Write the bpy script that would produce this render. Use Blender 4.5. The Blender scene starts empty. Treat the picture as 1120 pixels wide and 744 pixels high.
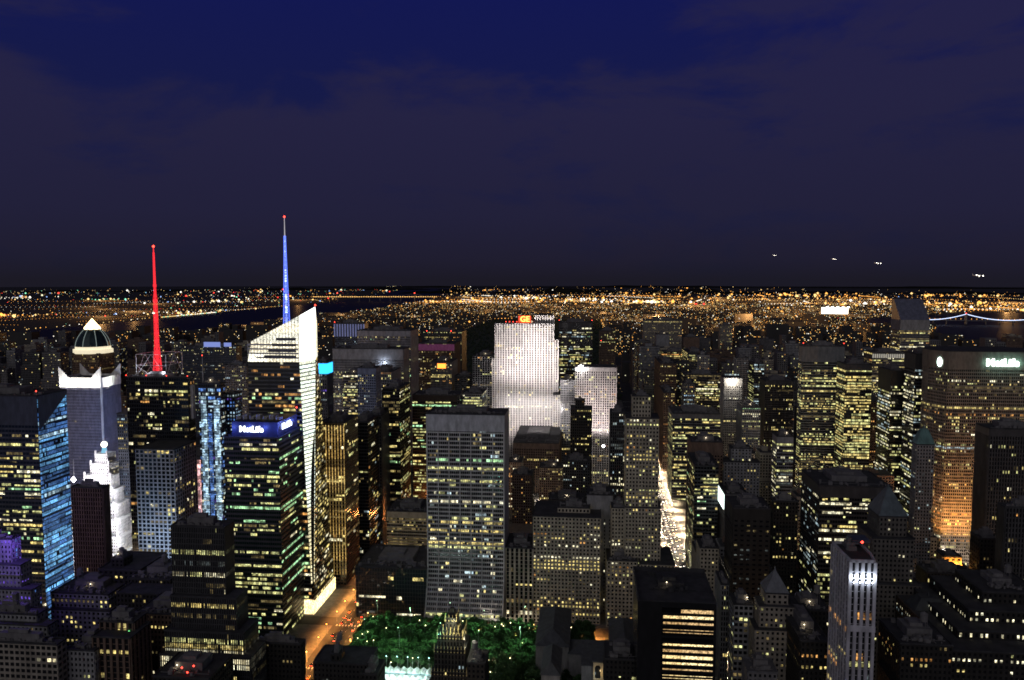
import bpy, math, random
import numpy as np
from mathutils import Vector, Matrix
R_ = math.radians
for blk in (bpy.data.objects, bpy.data.meshes, bpy.data.materials, bpy.data.lights, bpy.data.cameras):
    for b in list(blk): blk.remove(b)
sc = bpy.context.scene
COL = sc.collection
random.seed(7)

# ------------------------------------------------------------------ camera
F, EYE, VP, H = 853.0, 306.0, 645.0, 320.0
PITCH = math.atan((372-EYE)/F)
YAW = math.atan((VP-560)/F*math.cos(PITCH))
cam = bpy.data.cameras.new("camera"); camo = bpy.data.objects.new("camera", cam); COL.objects.link(camo)
cam.sensor_width = 36.0; cam.lens = F/1120*36.0; cam.clip_start = 1.0; cam.clip_end = 120000.0
camo.location = (0, 0, H); camo.rotation_euler = (R_(90)-PITCH, 0, YAW)
sc.camera = camo

# ------------------------------------------------------------------ world: deep blue evening sky with thin cloud
world = bpy.data.worlds.new("World"); sc.world = world; world.use_nodes = True
nt = world.node_tree; N = nt.nodes; Lk = nt.links; N.clear()
out = N.new("ShaderNodeOutputWorld"); bg = N.new("ShaderNodeBackground")
tc = N.new("ShaderNodeTexCoord"); sep = N.new("ShaderNodeSeparateXYZ")
Lk.new(tc.outputs["Generated"], sep.inputs[0])
def ramp(nodes, stops, interp='LINEAR'):
    r = nodes.new("ShaderNodeValToRGB"); cr = r.color_ramp; cr.interpolation = interp
    while len(cr.elements) > 1: cr.elements.remove(cr.elements[-1])
    cr.elements[0].position = stops[0][0]; cr.elements[0].color = (*stops[0][1], 1)
    for p, c in stops[1:]:
        e = cr.elements.new(p); e.color = (*c, 1)
    return r
clear = ramp(N, [(0.0, (.0100, .0095, .0175)), (.025, (.0112, .0110, .027)), (.07, (.0110, .0120, .040)), (.14, (.0098, .0115, .050)), (.22, (.0072, .0098, .060)), (.33, (.0060, .0085, .076)), (.45, (.008, .009, .04)), (1, (.007, .007, .02))])
cloudc = ramp(N, [(0.0, (.0105, .0094, .0165)), (.025, (.0130, .0116, .026)), (.08, (.0148, .0138, .038)), (.2, (.0170, .0155, .050)), (.34, (.0170, .0155, .060)), (.5, (.010, .009, .016)), (1, (.009, .008, .014))])
Lk.new(sep.outputs[2], clear.inputs[0]); Lk.new(sep.outputs[2], cloudc.inputs[0])
mp = N.new("ShaderNodeMapping"); mp.inputs["Scale"].default_value = (2.2, 2.2, 7.0); mp.inputs["Location"].default_value = (1.2, .35, .2)
Lk.new(tc.outputs["Generated"], mp.inputs[0])
nz = N.new("ShaderNodeTexNoise"); nz.inputs["Scale"].default_value = 1.7; nz.inputs["Detail"].default_value = 9; nz.inputs["Roughness"].default_value = .58; nz.inputs["Distortion"].default_value = .35
Lk.new(mp.outputs[0], nz.inputs[0])
msk = ramp(N, [(.45, (0, 0, 0)), (.63, (1, 1, 1))], 'EASE')
# a long break in the cloud high over the left of the middle
sq = N.new("ShaderNodeVectorMath"); sq.operation = 'MULTIPLY'; sq.inputs[1].default_value = (1, 1, 2.9); Lk.new(tc.outputs["Generated"], sq.inputs[0])
ds = N.new("ShaderNodeVectorMath"); ds.operation = 'DISTANCE'; ds.inputs[1].default_value = (-.235, .905, 1.02); Lk.new(sq.outputs[0], ds.inputs[0])
dm = N.new("ShaderNodeMapRange"); dm.inputs["From Min"].default_value = .15; dm.inputs["From Max"].default_value = .62; dm.inputs["To Min"].default_value = -.13; dm.inputs["To Max"].default_value = .12; Lk.new(ds.outputs["Value"], dm.inputs["Value"])
ad = N.new("ShaderNodeMath"); ad.operation = 'ADD'; Lk.new(nz.outputs[0], ad.inputs[0]); Lk.new(dm.outputs[0], ad.inputs[1]); Lk.new(ad.outputs[0], msk.inputs[0])
# cloud fades out high up where the clear blue shows
hi = N.new("ShaderNodeMapRange"); hi.inputs["From Min"].default_value = .20; hi.inputs["From Max"].default_value = .33; hi.inputs["To Min"].default_value = .95; hi.inputs["To Max"].default_value = .85
Lk.new(sep.outputs[2], hi.inputs["Value"])
mm = N.new("ShaderNodeMath"); mm.operation = 'MULTIPLY'; Lk.new(msk.outputs[0], mm.inputs[0]); Lk.new(hi.outputs[0], mm.inputs[1])
mx = N.new("ShaderNodeMixRGB"); Lk.new(mm.outputs[0], mx.inputs[0]); Lk.new(clear.outputs[0], mx.inputs[1]); Lk.new(cloudc.outputs[0], mx.inputs[2])
Lk.new(mx.outputs[0], bg.inputs["Color"]); bg.inputs["Strength"].default_value = 1.0
Lk.new(bg.outputs[0], out.inputs[0])

# added fill in place of city glow: one very soft, very weak directional lamp
sun = bpy.data.lights.new("sun", 'SUN'); suno = bpy.data.objects.new("sun", sun); COL.objects.link(suno)
sun.energy = 0.36; sun.angle = R_(70); sun.color = (1.0, .95, .92)
suno.rotation_euler = (R_(62), 0, R_(-12))

vs = sc.view_settings; vs.view_transform = 'Standard'; vs.look = 'None'; vs.exposure = 0.12; vs.gamma = 1.0; vs.use_curve_mapping = False
sc.cycles.use_denoising = True; sc.cycles.filter_width = 1.7
sc.cycles.max_bounces = 4; sc.cycles.diffuse_bounces = 2; sc.cycles.glossy_bounces = 2; sc.cycles.transmission_bounces = 2
sc.cycles.sample_clamp_indirect = 1.0
sc.cycles.caustics_reflective = False; sc.cycles.caustics_refractive = False

# ------------------------------------------------------------------ pixel (photograph, 1120x744) -> world
_fw = np.array([-math.sin(YAW)*math.cos(PITCH), math.cos(YAW)*math.cos(PITCH), -math.sin(PITCH)])
_rt = np.array([math.cos(YAW), math.sin(YAW), 0.0]); _up = np.cross(_rt, _fw)
def ray(px, py): return _rt*(px-560)/F - _up*(py-372)/F + _fw
def atY(px, py, Y):
    r = ray(px, py); q = r*(Y/r[1]); return q[0], q[2]+H
def ground(px, py, z=0.0):
    r = ray(px, py); q = r*((z-H)/r[2]); return q[0], q[1]
def proj(x, y, z):
    v = np.array([x, y, z-H]); d = v@_fw
    if d <= 1: return None
    return 560+F*(v@_rt)/d, 372-F*(v@_up)/d
def depth_for(px0, py, Y, pxS):
    """depth of a block whose front corner is at px0 and whose rear corner shows at pxS"""
    x, z = atY(px0, py, Y); lo, hi = 0.0, 3000.0
    f = lambda d: proj(x, Y+d, z)[0]
    s = 1 if pxS > px0 else -1
    for _ in range(40):
        m = (lo+hi)/2
        if (f(m)-pxS)*s < 0: lo = m
        else: hi = m
    return (lo+hi)/2

# ------------------------------------------------------------------ materials
MATS = {}
def pmat(name, col, rough=.8, metal=0.0, spec=.4, noise=.38, nscale=.22, emit=None, es=0.0):
    if name in MATS: return MATS[name]
    m = bpy.data.materials.new(name); m.use_nodes = True; n = m.node_tree.nodes; l = m.node_tree.links
    b = n["Principled BSDF"]; b.inputs["Roughness"].default_value = rough; b.inputs["Metallic"].default_value = metal
    b.inputs["Specular IOR Level"].default_value = spec
    b.inputs["Base Color"].default_value = (*col, 1)
    if noise > 0:
        g = n.new("ShaderNodeNewGeometry"); mpp = n.new("ShaderNodeMapping"); mpp.inputs["Scale"].default_value = (1, 1, .35)
        t = n.new("ShaderNodeTexNoise"); t.inputs["Scale"].default_value = nscale; t.inputs["Detail"].default_value = 5; t.inputs["Roughness"].default_value = .7
        l.new(g.outputs["Position"], mpp.inputs[0]); l.new(mpp.outputs[0], t.inputs["Vector"])
        r = n.new("ShaderNodeMapRange"); r.inputs["From Min"].default_value = .3; r.inputs["From Max"].default_value = .7
        r.inputs["To Min"].default_value = 1-noise; r.inputs["To Max"].default_value = 1+noise
        l.new(t.outputs[0], r.inputs["Value"])
        mu = n.new("ShaderNodeVectorMath"); mu.operation = 'SCALE'; mu.inputs[0].default_value = col
        l.new(r.outputs[0], mu.inputs["Scale"]); l.new(mu.outputs[0], b.inputs["Base Color"])
    if emit:
        b.inputs["Emission Color"].default_value = (*emit, 1); b.inputs["Emission Strength"].default_value = es
        m.cycles.emission_sampling = 'NONE'
    MATS[name] = m; return m

def lampmat(name, col, s, sample=False):
    if name in MATS: return MATS[name]
    m = bpy.data.materials.new(name); m.use_nodes = True; n = m.node_tree.nodes; n.clear()
    e = n.new("ShaderNodeEmission"); e.inputs[0].default_value = (*col, 1); e.inputs[1].default_value = s
    o = n.new("ShaderNodeOutputMaterial"); m.node_tree.links.new(e.outputs[0], o.inputs[0])
    m.cycles.emission_sampling = 'AUTO' if sample else 'NONE'
    MATS[name] = m; return m

def winmat(name, col, s, lo=.12, hi=1.55, cell=(2.6, 2.6, 3.7)):
    """a lit interior behind glass: every room has its own brightness, with ceiling lamps and furniture as fine detail"""
    if name in MATS: return MATS[name]
    m = bpy.data.materials.new(name); m.use_nodes = True; n = m.node_tree.nodes; l = m.node_tree.links
    b = n["Principled BSDF"]; b.inputs["Base Color"].default_value = (.03, .03, .03, 1); b.inputs["Roughness"].default_value = .2
    g = n.new("ShaderNodeNewGeometry")
    d = n.new("ShaderNodeVectorMath"); d.operation = 'DIVIDE'; d.inputs[1].default_value = cell; l.new(g.outputs["Position"], d.inputs[0])
    fl = n.new("ShaderNodeVectorMath"); fl.operation = 'FLOOR'; l.new(d.outputs[0], fl.inputs[0])
    w = n.new("ShaderNodeTexWhiteNoise"); l.new(fl.outputs[0], w.inputs["Vector"])
    pwn = n.new("ShaderNodeMath"); pwn.operation = 'POWER'; pwn.inputs[1].default_value = 1.6; l.new(w.outputs["Value"], pwn.inputs[0])
    r = n.new("ShaderNodeMapRange"); r.inputs["To Min"].default_value = lo; r.inputs["To Max"].default_value = hi; l.new(pwn.outputs[0], r.inputs["Value"])
    t = n.new("ShaderNodeTexNoise"); t.inputs["Scale"].default_value = .9; t.inputs["Detail"].default_value = 3; l.new(g.outputs["Position"], t.inputs["Vector"])
    r2 = n.new("ShaderNodeMapRange"); r2.inputs["From Min"].default_value = .35; r2.inputs["From Max"].default_value = .65; r2.inputs["To Min"].default_value = .25; r2.inputs["To Max"].default_value = 1.5; l.new(t.outputs[0], r2.inputs["Value"])
    mu = n.new("ShaderNodeMath"); mu.operation = 'MULTIPLY'; l.new(r.outputs[0], mu.inputs[0]); l.new(r2.outputs[0], mu.inputs[1])
    mu2 = n.new("ShaderNodeMath"); mu2.operation = 'MULTIPLY'; l.new(mu.outputs[0], mu2.inputs[0]); mu2.inputs[1].default_value = s
    # hue shifts a little from room to room
    hs = n.new("ShaderNodeMixRGB"); hs.inputs[1].default_value = (*col, 1); hs.inputs[2].default_value = (min(1, col[0]*1.02), col[1]*.84, col[2]*.6, 1)
    sc_ = n.new("ShaderNodeMath"); sc_.operation = 'MULTIPLY'; sc_.inputs[1].default_value = .75
    sx = n.new("ShaderNodeSeparateColor"); l.new(w.outputs["Color"], sx.inputs[0]); l.new(sx.outputs[1], sc_.inputs[0]); l.new(sc_.outputs[0], hs.inputs[0])
    l.new(hs.outputs[0], b.inputs["Emission Color"]); l.new(mu2.outputs[0], b.inputs["Emission Strength"])
    m.cycles.emission_sampling = 'NONE'
    MATS[name] = m; return m

W_ = dict(
    yellow=winmat("window_light_yellow", (1, .84, .32), 1.0),
    pale=winmat("window_light_pale", (.92, .95, .42), .95),
    white=winmat("window_light_white", (1, .97, .70), 1.3),
    orange=winmat("window_light_orange", (1, .50, .15), .85),
    cool=winmat("window_light_cool", (.62, .86, 1), .75),
    green=winmat("window_light_green", (.5, 1, .55), 1.15),
    dim=winmat("window_light_dim", (.9, .72, .32), .20),
    dimcool=winmat("window_light_dim_cool", (.6, .75, .8), .14),
    blue=winmat("window_light_blue", (.14, .34, 1), .8),
    ice=winmat("window_light_ice", (.45, .72, 1), 1.2),
    led=winmat("led_light_blue", (.16, .48, 1), 1.35, .35, 1.3, (9, 9, 7)), ledsoft=winmat("led_light_soft_blue", (.10, .28, .8), .6, .4, 1.3, (9, 9, 7)),  # blue panes carry reflected screen light as emission
    facet=winmat("facet_light", (.84, 1, .93), 1.7, .75, 1.2, (30, 30, 4)), facetwarm=winmat("facet_light_warm", (1, .93, .60), 1.3, .7, 1.2, (30, 30, 4)),
    purple=winmat("window_light_violet", (.22, .12, 1), .7),
    crown=winmat("crown_light_white", (1, .98, .90), 2.2, .7, 1.2),
)
GL = pmat("dark_window_glass", (.012, .013, .016), .18, 0, .5, 0)
GLB = pmat("blue_window_glass", (.02, .03, .05), .12, 0, .6, 0)
STONE = pmat("limestone_wall", (.30, .27, .23), .85)
STONEG = pmat("grey_stone_wall", (.26, .26, .27), .85)
STONEW = pmat("white_stone_wall", (.55, .54, .52), .8)
CREAM = pmat("cream_stone_wall", (.40, .36, .28), .85)
BRICK = pmat("brown_brick_wall", (.16, .11, .085), .9)
DARK = pmat("dark_metal_wall", (.055, .055, .06), .5)
DARKB = pmat("dark_blue_wall", (.06, .07, .10), .5)
MID = pmat("mid_grey_wall", (.15, .145, .15), .8)
ROOF = pmat("tar_roof", (.045, .045, .05), .95, noise=.45, nscale=.12)
ROOFG = pmat("gravel_roof", (.12, .12, .13), .95, noise=.4, nscale=.2)
COPPER = pmat("green_copper_roof", (.12, .24, .24), .6)
STEEL = pmat("painted_steel", (.35, .35, .36), .5)
BLACK = pmat("black_brick", (.025, .023, .022), .7)
REDLAMP = lampmat("red_beacon_light", (1, .05, .03), 6)

# ------------------------------------------------------------------ mesh batching
class MB:
    def __init__(s): s.v = []; s.f = []; s.m = []
    def quad(s, a, b, c, d, m=0):
        i = len(s.v); s.v += [tuple(a), tuple(b), tuple(c), tuple(d)]; s.f.append((i, i+1, i+2, i+3)); s.m.append(m)
    def poly(s, pts, m=0):
        i = len(s.v); s.v += [tuple(p) for p in pts]; s.f.append(tuple(range(i, i+len(pts)))); s.m.append(m)
    def box(s, x0, x1, y0, y1, z0, z1, m=0):
        i = len(s.v)
        s.v += [(x0, y0, z0), (x1, y0, z0), (x1, y1, z0), (x0, y1, z0), (x0, y0, z1), (x1, y0, z1), (x1, y1, z1), (x0, y1, z1)]
        s.f += [(i, i+3, i+2, i+1), (i+4, i+5, i+6, i+7), (i, i+1, i+5, i+4), (i+1, i+2, i+6, i+5), (i+2, i+3, i+7, i+6), (i+3, i, i+4, i+7)]; s.m += [m]*6
    def prism(s, pts, z0, z1, m=0, top=None, scale_top=None):
        """vertical prism on a counter-clockwise outline; scale_top shrinks the top about its centre"""
        n = len(pts); i = len(s.v)
        cx = sum(p[0] for p in pts)/n; cy = sum(p[1] for p in pts)/n; k = 1 if scale_top is None else scale_top
        s.v += [(p[0], p[1], z0) for p in pts] + [(cx+(p[0]-cx)*k, cy+(p[1]-cy)*k, z1) for p in pts]
        for j in range(n):
            j2 = (j+1) % n; s.f.append((i+j, i+j2, i+n+j2, i+n+j)); s.m.append(m)
        s.f.append(tuple(i+n+j for j in range(n))); s.m.append(m if top is None else top)
        s.f.append(tuple(i+j for j in reversed(range(n)))); s.m.append(m)
    def obox(s, O, u, v, n, u0, u1, v0, v1, n0, n1, m=0):
        i = len(s.v)
        P = lambda a, b, c: tuple(O + u*a + v*b + n*c)
        s.v += [P(u0, v0, n0), P(u1, v0, n0), P(u1, v0, n1), P(u0, v0, n1), P(u0, v1, n0), P(u1, v1, n0), P(u1, v1, n1), P(u0, v1, n1)]
        s.f += [(i, i+1, i+2, i+3), (i+4, i+7, i+6, i+5), (i, i+4, i+5, i+1), (i+1, i+5, i+6, i+2), (i+2, i+6, i+7, i+3), (i+3, i+7, i+4, i)]; s.m += [m]*6
    def tube(s, a, b, r, r2=None, n=6, m=0):
        a = Vector(a); b = Vector(b); r2 = r if r2 is None else r2
        d = (b-a).normalized(); x = d.orthogonal().normalized(); y = d.cross(x); i = len(s.v)
        for k in range(n):
            t = 2*math.pi*k/n; s.v.append(tuple(a+(x*math.cos(t)+y*math.sin(t))*r))
        for k in range(n):
            t = 2*math.pi*k/n; s.v.append(tuple(b+(x*math.cos(t)+y*math.sin(t))*r2))
        for k in range(n):
            k2 = (k+1) % n; s.f.append((i+k, i+k2, i+n+k2, i+n+k)); s.m.append(m)
        s.f.append(tuple(i+n+k for k in range(n))); s.m.append(m); s.f.append(tuple(i+k for k in reversed(range(n)))); s.m.append(m)
    def gem(s, x, y, z, r, m=0, rz=None):
        rz = r if rz is None else rz; i = len(s.v)
        s.v += [(x-r, y, z), (x, y-r, z), (x+r, y, z), (x, y+r, z), (x, y, z+rz), (x, y, z-rz)]
        s.f += [(i, i+1, i+4), (i+1, i+2, i+4), (i+2, i+3, i+4), (i+3, i, i+4), (i+1, i, i+5), (i+2, i+1, i+5), (i+3, i+2, i+5), (i, i+3, i+5)]; s.m += [m]*8
    def mesh(s, name, mats, off=(0, 0, 0)):
        me = bpy.data.meshes.new(name)
        ox, oy, oz = off
        me.from_pydata([(a-ox, b-oy, c-oz) for a, b, c in s.v], [], s.f)
        for m in mats: me.materials.append(m)
        if len(mats) > 1: me.polygons.foreach_set("material_index", s.m)
        me.update(); return me
    def build(s, name, mats, parent=None, kind=None, label=None):
        if not s.v: return None
        mats = mats if isinstance(mats, (list, tuple)) else [mats]
        off = tuple(parent['_o']) if parent is not None and '_o' in parent else (0, 0, 0)
        o = bpy.data.objects.new(name, s.mesh(name, mats, off)); COL.objects.link(o)
        if parent is not None: o.parent = parent
        if kind: o['kind'] = kind
        if label: o['label'] = label
        return o

def root(name, label, cat, loc, group=None):
    o = bpy.data.objects.new(name, None); COL.objects.link(o); o.location = loc; o.empty_display_size = 1
    o['label'] = label; o['category'] = cat; o['_o'] = tuple(float(c) for c in loc)
    if group: o['group'] = group
    return o
def tag(o, label, cat, group=None, kind=None):
    o['label'] = label; o['category'] = cat
    if group: o['group'] = group
    if kind: o['kind'] = kind
    return o
def lamp(kind, loc, energy, col, parent=None, radius=1.0, **kw):
    l = bpy.data.lights.new("light", kind); l.energy = energy; l.color = col
    if kind in ('POINT', 'SPOT'): l.shadow_soft_size = radius
    for k, v in kw.items():
        if k not in ('aim',): setattr(l, k, v)
    o = bpy.data.objects.new("light", l); COL.objects.link(o)
    loc = Vector(loc)
    if 'aim' in kw: o.rotation_euler = (Vector(kw['aim'])-loc).to_track_quat('-Z', 'Y').to_euler()
    if parent is not None: loc = loc-Vector(parent['_o']); o.parent = parent
    o.location = loc; return o

# unit window panes, one shared mesh per light colour
PANE = {}
def pane_mesh(key):
    if key not in PANE:
        b = MB(); b.box(-.5, .5, -.03, .03, -.5, .5); PANE[key] = b.mesh("window_pane", [W_[key]])
    return PANE[key]
SKEYS = list(W_.keys())

class Bld:
    """one building: facades, lit windows and roof gear gathered per part, then linked under one Empty"""
    def __init__(s, name, label, loc, cat='building', seed=None, group=None):
        s.root = root(name, label, cat, loc, group); s.rng = random.Random(seed if seed is not None else label)
        s.core = MB(); s.grid = MB(); s.win = []; s.roof = MB(); s.gear = MB()
    def face(s, O, u, v, n, W, Hh, st):
        """piers and spandrels proud of dark glass; lit rooms sit on the glass line"""
        O = Vector(O); u = Vector(u); v = Vector(v); n = Vector(n); rng = s.rng
        fl = st.get('fl', 3.8); bay = st.get('bay', 3.0); pw = st.get('pw', .35); sh = st.get('sh', .4)
        pd = st.get('pd', .45); sd = st.get('sd', .3); blank = st.get('blank', 0); base = st.get('base', 0)
        nf = max(1, int(round((Hh-blank-base)/fl))); fl = (Hh-blank-base)/nf; nb = max(1, int(round(W/bay))); bay = W/nb
        if sh > 0:
            for i in range(nf+1):
                z0 = base+i*fl-fl*sh/2; z1 = base+i*fl+fl*sh/2
                z0 = max(0, z0); z1 = min(Hh, z1)
                s.grid.obox(O, u, v, n, 0, W, z0, z1, 0, sd)
                if sh > .44 and pw > .4 and i % 8 == 5: s.grid.obox(O, u, v, n, -.2, W+.2, z1-.5, z1+.1, sd, pd+.6)
        if pw > 0:
            for i in range(nb+1):
                a = i*bay-bay*pw/2; b = a+bay*pw
                s.grid.obox(O, u, v, n, max(0, a), min(W, b), 0, Hh-blank, 0, pd)
            be = st.get('bigpier')
            if be:
                for i in range(0, nb+1, be):
                    a = i*bay-bay*pw*.9; b = a+bay*pw*1.8
                    s.grid.obox(O, u, v, n, max(-.2, a), min(W+.2, b), 0, Hh-blank, 0, pd*2)
        if blank: 
            s.grid.obox(O, u, v, n, 0, W, Hh-blank, Hh, 0, pd+.05)
            if st.get('ribs'):
                k = int(W/st['ribs'])
                for i in range(k+1): s.grid.obox(O, u, v, n, min(W-.35, i*W/k), min(W, i*W/k+.35), Hh-blank, Hh, pd, pd+.45)
        if base: s.grid.obox(O, u, v, n, 0, W, 0, base, 0, pd+.03)
        # lit rooms
        lit = st.get('lit', .15); pal = st.get('pal', (('yellow', 5), ('pale', 3), ('white', 2), ('dim', 5))); pers = st.get('pers', .55)
        full = st.get('full', .0); keys = [k for k, w in pal for _ in range(w)]
        wf = st.get('wf', .82); frows = {}
        for (pz, prob, key) in st.get('rows', ()):
            frows[int((pz-O.z-base)/fl)] = (prob, key)
        tops = st.get('ztop', 1.0)
        for f in range(nf):
            z0 = base+f*fl+fl*sh/2; z1 = base+(f+1)*fl-fl*sh/2
            pr = lit*rng.choice((.03, .15, .35, .6, 1.0, 2.0)); rk = rng.choice(keys); keyed = .5
            if f > nf*tops: pr = 0
            if lit > .08 and not full and rng.random() < .035: pr = .9; keyed = .95
            if full and rng.random() < full: pr = .93; keyed = .95
            if f in frows: pr, rk2 = frows[f]; rk = rk2 or rk; keyed = .97
            pr = min(pr, .97); b = 0
            mxrun = st.get('mxrun', 30)
            while b < nb:
                if rng.random() < pr:
                    r = 1
                    while b+r < nb and r < mxrun and rng.random() < max(pers, pr): r += 1
                    key = rk if rng.random() < keyed else rng.choice(keys)
                    a0 = b*bay+bay*pw*.45; a1 = (b+r)*bay-bay*pw*.45
                    h0 = z0; h1 = z1
                    q_ = rng.random()
                    if q_ < .2 and not f in frows: h0 = z0+(z1-z0)*rng.uniform(.1, .5)   # blind half down
                    elif q_ < .4 and not f in frows: h1 = z1-(z1-z0)*rng.uniform(.1, .45)
                    s.win.append((O+u*((a0+a1)/2)+v*((h0+h1)/2)+n*.05, (a1-a0)*wf if r == 1 else (a1-a0), h1-h0, u, v, n, key))
                    b += r
                b += 1
    def box(s, x0, x1, y0, y1, z0, z1, st, faces='SEW', rooft=True):
        if x0 > x1: x0, x1 = x1, x0
        s.core.box(x0, x1, y0, y1, z0, z1)
        Hh = z1-z0; sd = st.get('sidelit'); 
        st2 = dict(st); 
        if sd is not None: st2['lit'] = sd
        st2.update(st.get('side', {}))
        if 'S' in faces: s.face((x0, y0, z0), (1, 0, 0), (0, 0, 1), (0, -1, 0), x1-x0, Hh, st)
        if 'E' in faces: s.face((x1, y0, z0), (0, 1, 0), (0, 0, 1), (1, 0, 0), y1-y0, Hh, st2)
        if 'W' in faces: s.face((x0, y1, z0), (0, -1, 0), (0, 0, 1), (-1, 0, 0), y1-y0, Hh, st2)
        if rooft:
            t = .6; p = 1.1
            s.roof.box(x0-.5, x1+.5, y0-.5, y1+.5, z1, z1+.35)
            for a, b, c, d in ((x0-.5, x1+.5, y0-.5, y0-.5+t), (x0-.5, x1+.5, y1+.5-t, y1+.5), (x0-.5, x0-.5+t, y0-.5+t, y1+.5-t), (x1+.5-t, x1+.5, y0-.5+t, y1+.5-t)):
                s.roof.box(a, b, c, d, z1+.35, z1+p)
    def rooftop(s, x0, x1, y0, y1, z, n=3, tank=False, h=5):
        rng = s.rng; w = x1-x0; d = y1-y0
        s.gear.box(x0+w*.25, x1-w*.25, y0+d*.3, y1-d*.25, z+.35, z+.35+h)
        s.gear.box(x0+w*.35, x1-w*.4, y0+d*.4, y1-d*.35, z+.35+h, z+h+2.6)
        for _ in range(n*4):
            a = rng.uniform(x0+1.5, x1-5); b = rng.uniform(y0+1.5, y0+d*.26) if rng.random() < .7 else rng.uniform(y0+d*.78, y1-5); ww = rng.uniform(1.5, 3.5)
            s.gear.box(a, a+ww, b, b+ww*.8, z+.36, z+.36+rng.uniform(1, 2.6))
        for _ in range(n*2):
            a = rng.uniform(x0+2, x1-2); c = rng.uniform(y0+2, y0+d*.28); s.gear.tube((a, c, z+.36), (a, c, z+rng.uniform(1.2, 2.4)), rng.uniform(.3, .8), n=7)
        yy = y0+d*.15; s.gear.tube((x0+2, yy, z+.9), (x1-2, yy, z+.9), .22, n=5); s.gear.tube((x0+w*.7, y0+1.5, z+.8), (x0+w*.7, y0+d*.3, z+.8), .3, n=5)
        if rng.random() < .22:
            a = x0+w*rng.uniform(.25, .75); lm = MB(); lm.tube((a, y0+d*.29, z+.4), (a, y0+d*.29, z+3.4), .1, n=4); lm.gem(a, y0+d*.29-.2, z+3.5, .35, m=1); lm.build("roof_lamp", [STEEL, lampmat("roof_work_light", (1, .85, .55), 8)], s.root); lamp('POINT', (a, y0+d*.29-1, z+3.3), 160, (1, .8, .5), s.root, .2)
        if tank:
            cx, cy = x0+w*rng.uniform(.2, .8), y0+d*.4; zz = z+h+1
            pts = [(cx+2.2*math.cos(t*math.pi/4), cy+2.2*math.sin(t*math.pi/4)) for t in range(8)]
            s.gear.prism(pts, zz+3, zz+7.5); s.gear.prism([(cx+(p[0]-cx)*1.08, cy+(p[1]-cy)*1.08) for p in pts], zz+7.5, zz+9, scale_top=.05)
            for p in pts[::2]: s.gear.tube((p[0], p[1], z+.3), (p[0]*.9+cx*.1, p[1]*.9+cy*.1, zz+3), .18, n=4)
    def beacon(s, x, y, z, r=.8, mast=3):
        b = MB(); b.tube((x, y, z), (x, y, z+mast), .15, n=4, m=0); b.gem(x, y, z+mast+r*.6, r, m=1); b.build("beacon_light", [STEEL, REDLAMP], s.root)
    def done(s, wall=STONE, glass=GL, roof=ROOF, gear=MID, maxp=100, minpx=1.6):
        s.core.build("glazing", glass, s.root); s.grid.build("facade", wall, s.root); s.roof.build("roof", roof, s.root); s.gear.build("penthouse", gear, s.root)
        o = Vector(s.root['_o']); d = max(50, o.y)
        ws = sorted(s.win, key=lambda w: -w[1]*w[2]); k = 0
        big = [w for w in ws if w[1]*w[2]*(F/d)**2 > minpx]
        rest = ws
        if maxp:
            big = big[:maxp]; rest = ws[len(big):]
            for c, w, h, u, v, n, key in big:
                ob = bpy.data.objects.new("window", pane_mesh(key)); COL.objects.link(ob); ob.parent = s.root
                M = Matrix(((u.x*w, -n.x, v.x*h, c.x-o.x), (u.y*w, -n.y, v.y*h, c.y-o.y), (u.z*w, -n.z, v.z*h, c.z-o.z), (0, 0, 0, 1)))
                ob.matrix_local = M
        if rest:
            mb = MB()
            for c, w, h, u, v, n, key in rest: mb.obox(c, u, v, n, -w/2, w/2, -h/2, h/2, -.03, .03, SKEYS.index(key))
            mb.build("windows", [W_[k] for k in SKEYS], s.root, kind='stuff')
        return s.root
# ------------------------------------------------------------------ street grid (metres; y runs uptown, camera above 34th street)
def ST(n): return 690+(n-42)*80.5          # south kerb line of street n
AVE = [(-2130, -2095), (-1885, -1850), (-1610, -1580), (-1335, -1305), (-1060, -1030), (-790, -755), (-520, -485), (-235, -203), (87, 118), (248, 274), (390, 432), (556, 580), (700, 732), (905, 935), (1110, 1140), (1310, 1330)]
FIFTH = (87, 118); SIXTH = (-235, -203)
S = dict
YEL = (('yellow', 6), ('pale', 4), ('white', 2), ('orange', 1), ('dim', 6))
PAL = (('pale', 6), ('yellow', 3), ('white', 2), ('green', 1), ('dim', 5))
GRN = (('green', 5), ('pale', 5), ('white', 1), ('cool', 1))
BLU = (('blue', 3), ('ice', 4), ('cool', 4), ('white', 2), ('purple', 1))
ICE = (('ice', 5), ('cool', 3), ('blue', 3))
WRM = (('orange', 4), ('yellow', 4), ('dim', 4))
COOL = (('cool', 5), ('white', 3), ('pale', 2), ('dimcool', 3))
punch = S(fl=3.6, bay=2.8, pw=.5, sh=.48, lit=.16, pers=.3, pal=YEL)
ribbon = S(fl=3.9, bay=3.0, pw=.1, pd=.18, sh=.42, sd=.35, lit=.3, pers=.75, full=.06, pal=PAL)
piers = S(fl=3.8, bay=2.6, pw=.45, pd=.8, sh=.3, sd=.25, lit=.16, pers=.4, pal=YEL)
glass = S(fl=3.9, bay=1.9, pw=.12, pd=.22, sh=.3, sd=.15, lit=.25, pers=.7, pal=PAL)
def mix(a, **k): d = dict(a); d.update(k); return d

OCC = []   # boxes of the placed buildings, so that filler keeps clear of them
def place(L, R, top, Y, Sx=None, D=None):
    x0, z = atY(L, top, Y); x1, z1 = atY(R, top, Y); z = (z+z1)/2
    if D is None:
        if Sx is None: D = 35
        elif Sx > R: D = depth_for(R, top, Y, Sx)
        else: D = depth_for(L, top, Y, Sx)
    D = min(D, 140)
    return x0, x1, Y, Y+D, z

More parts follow.
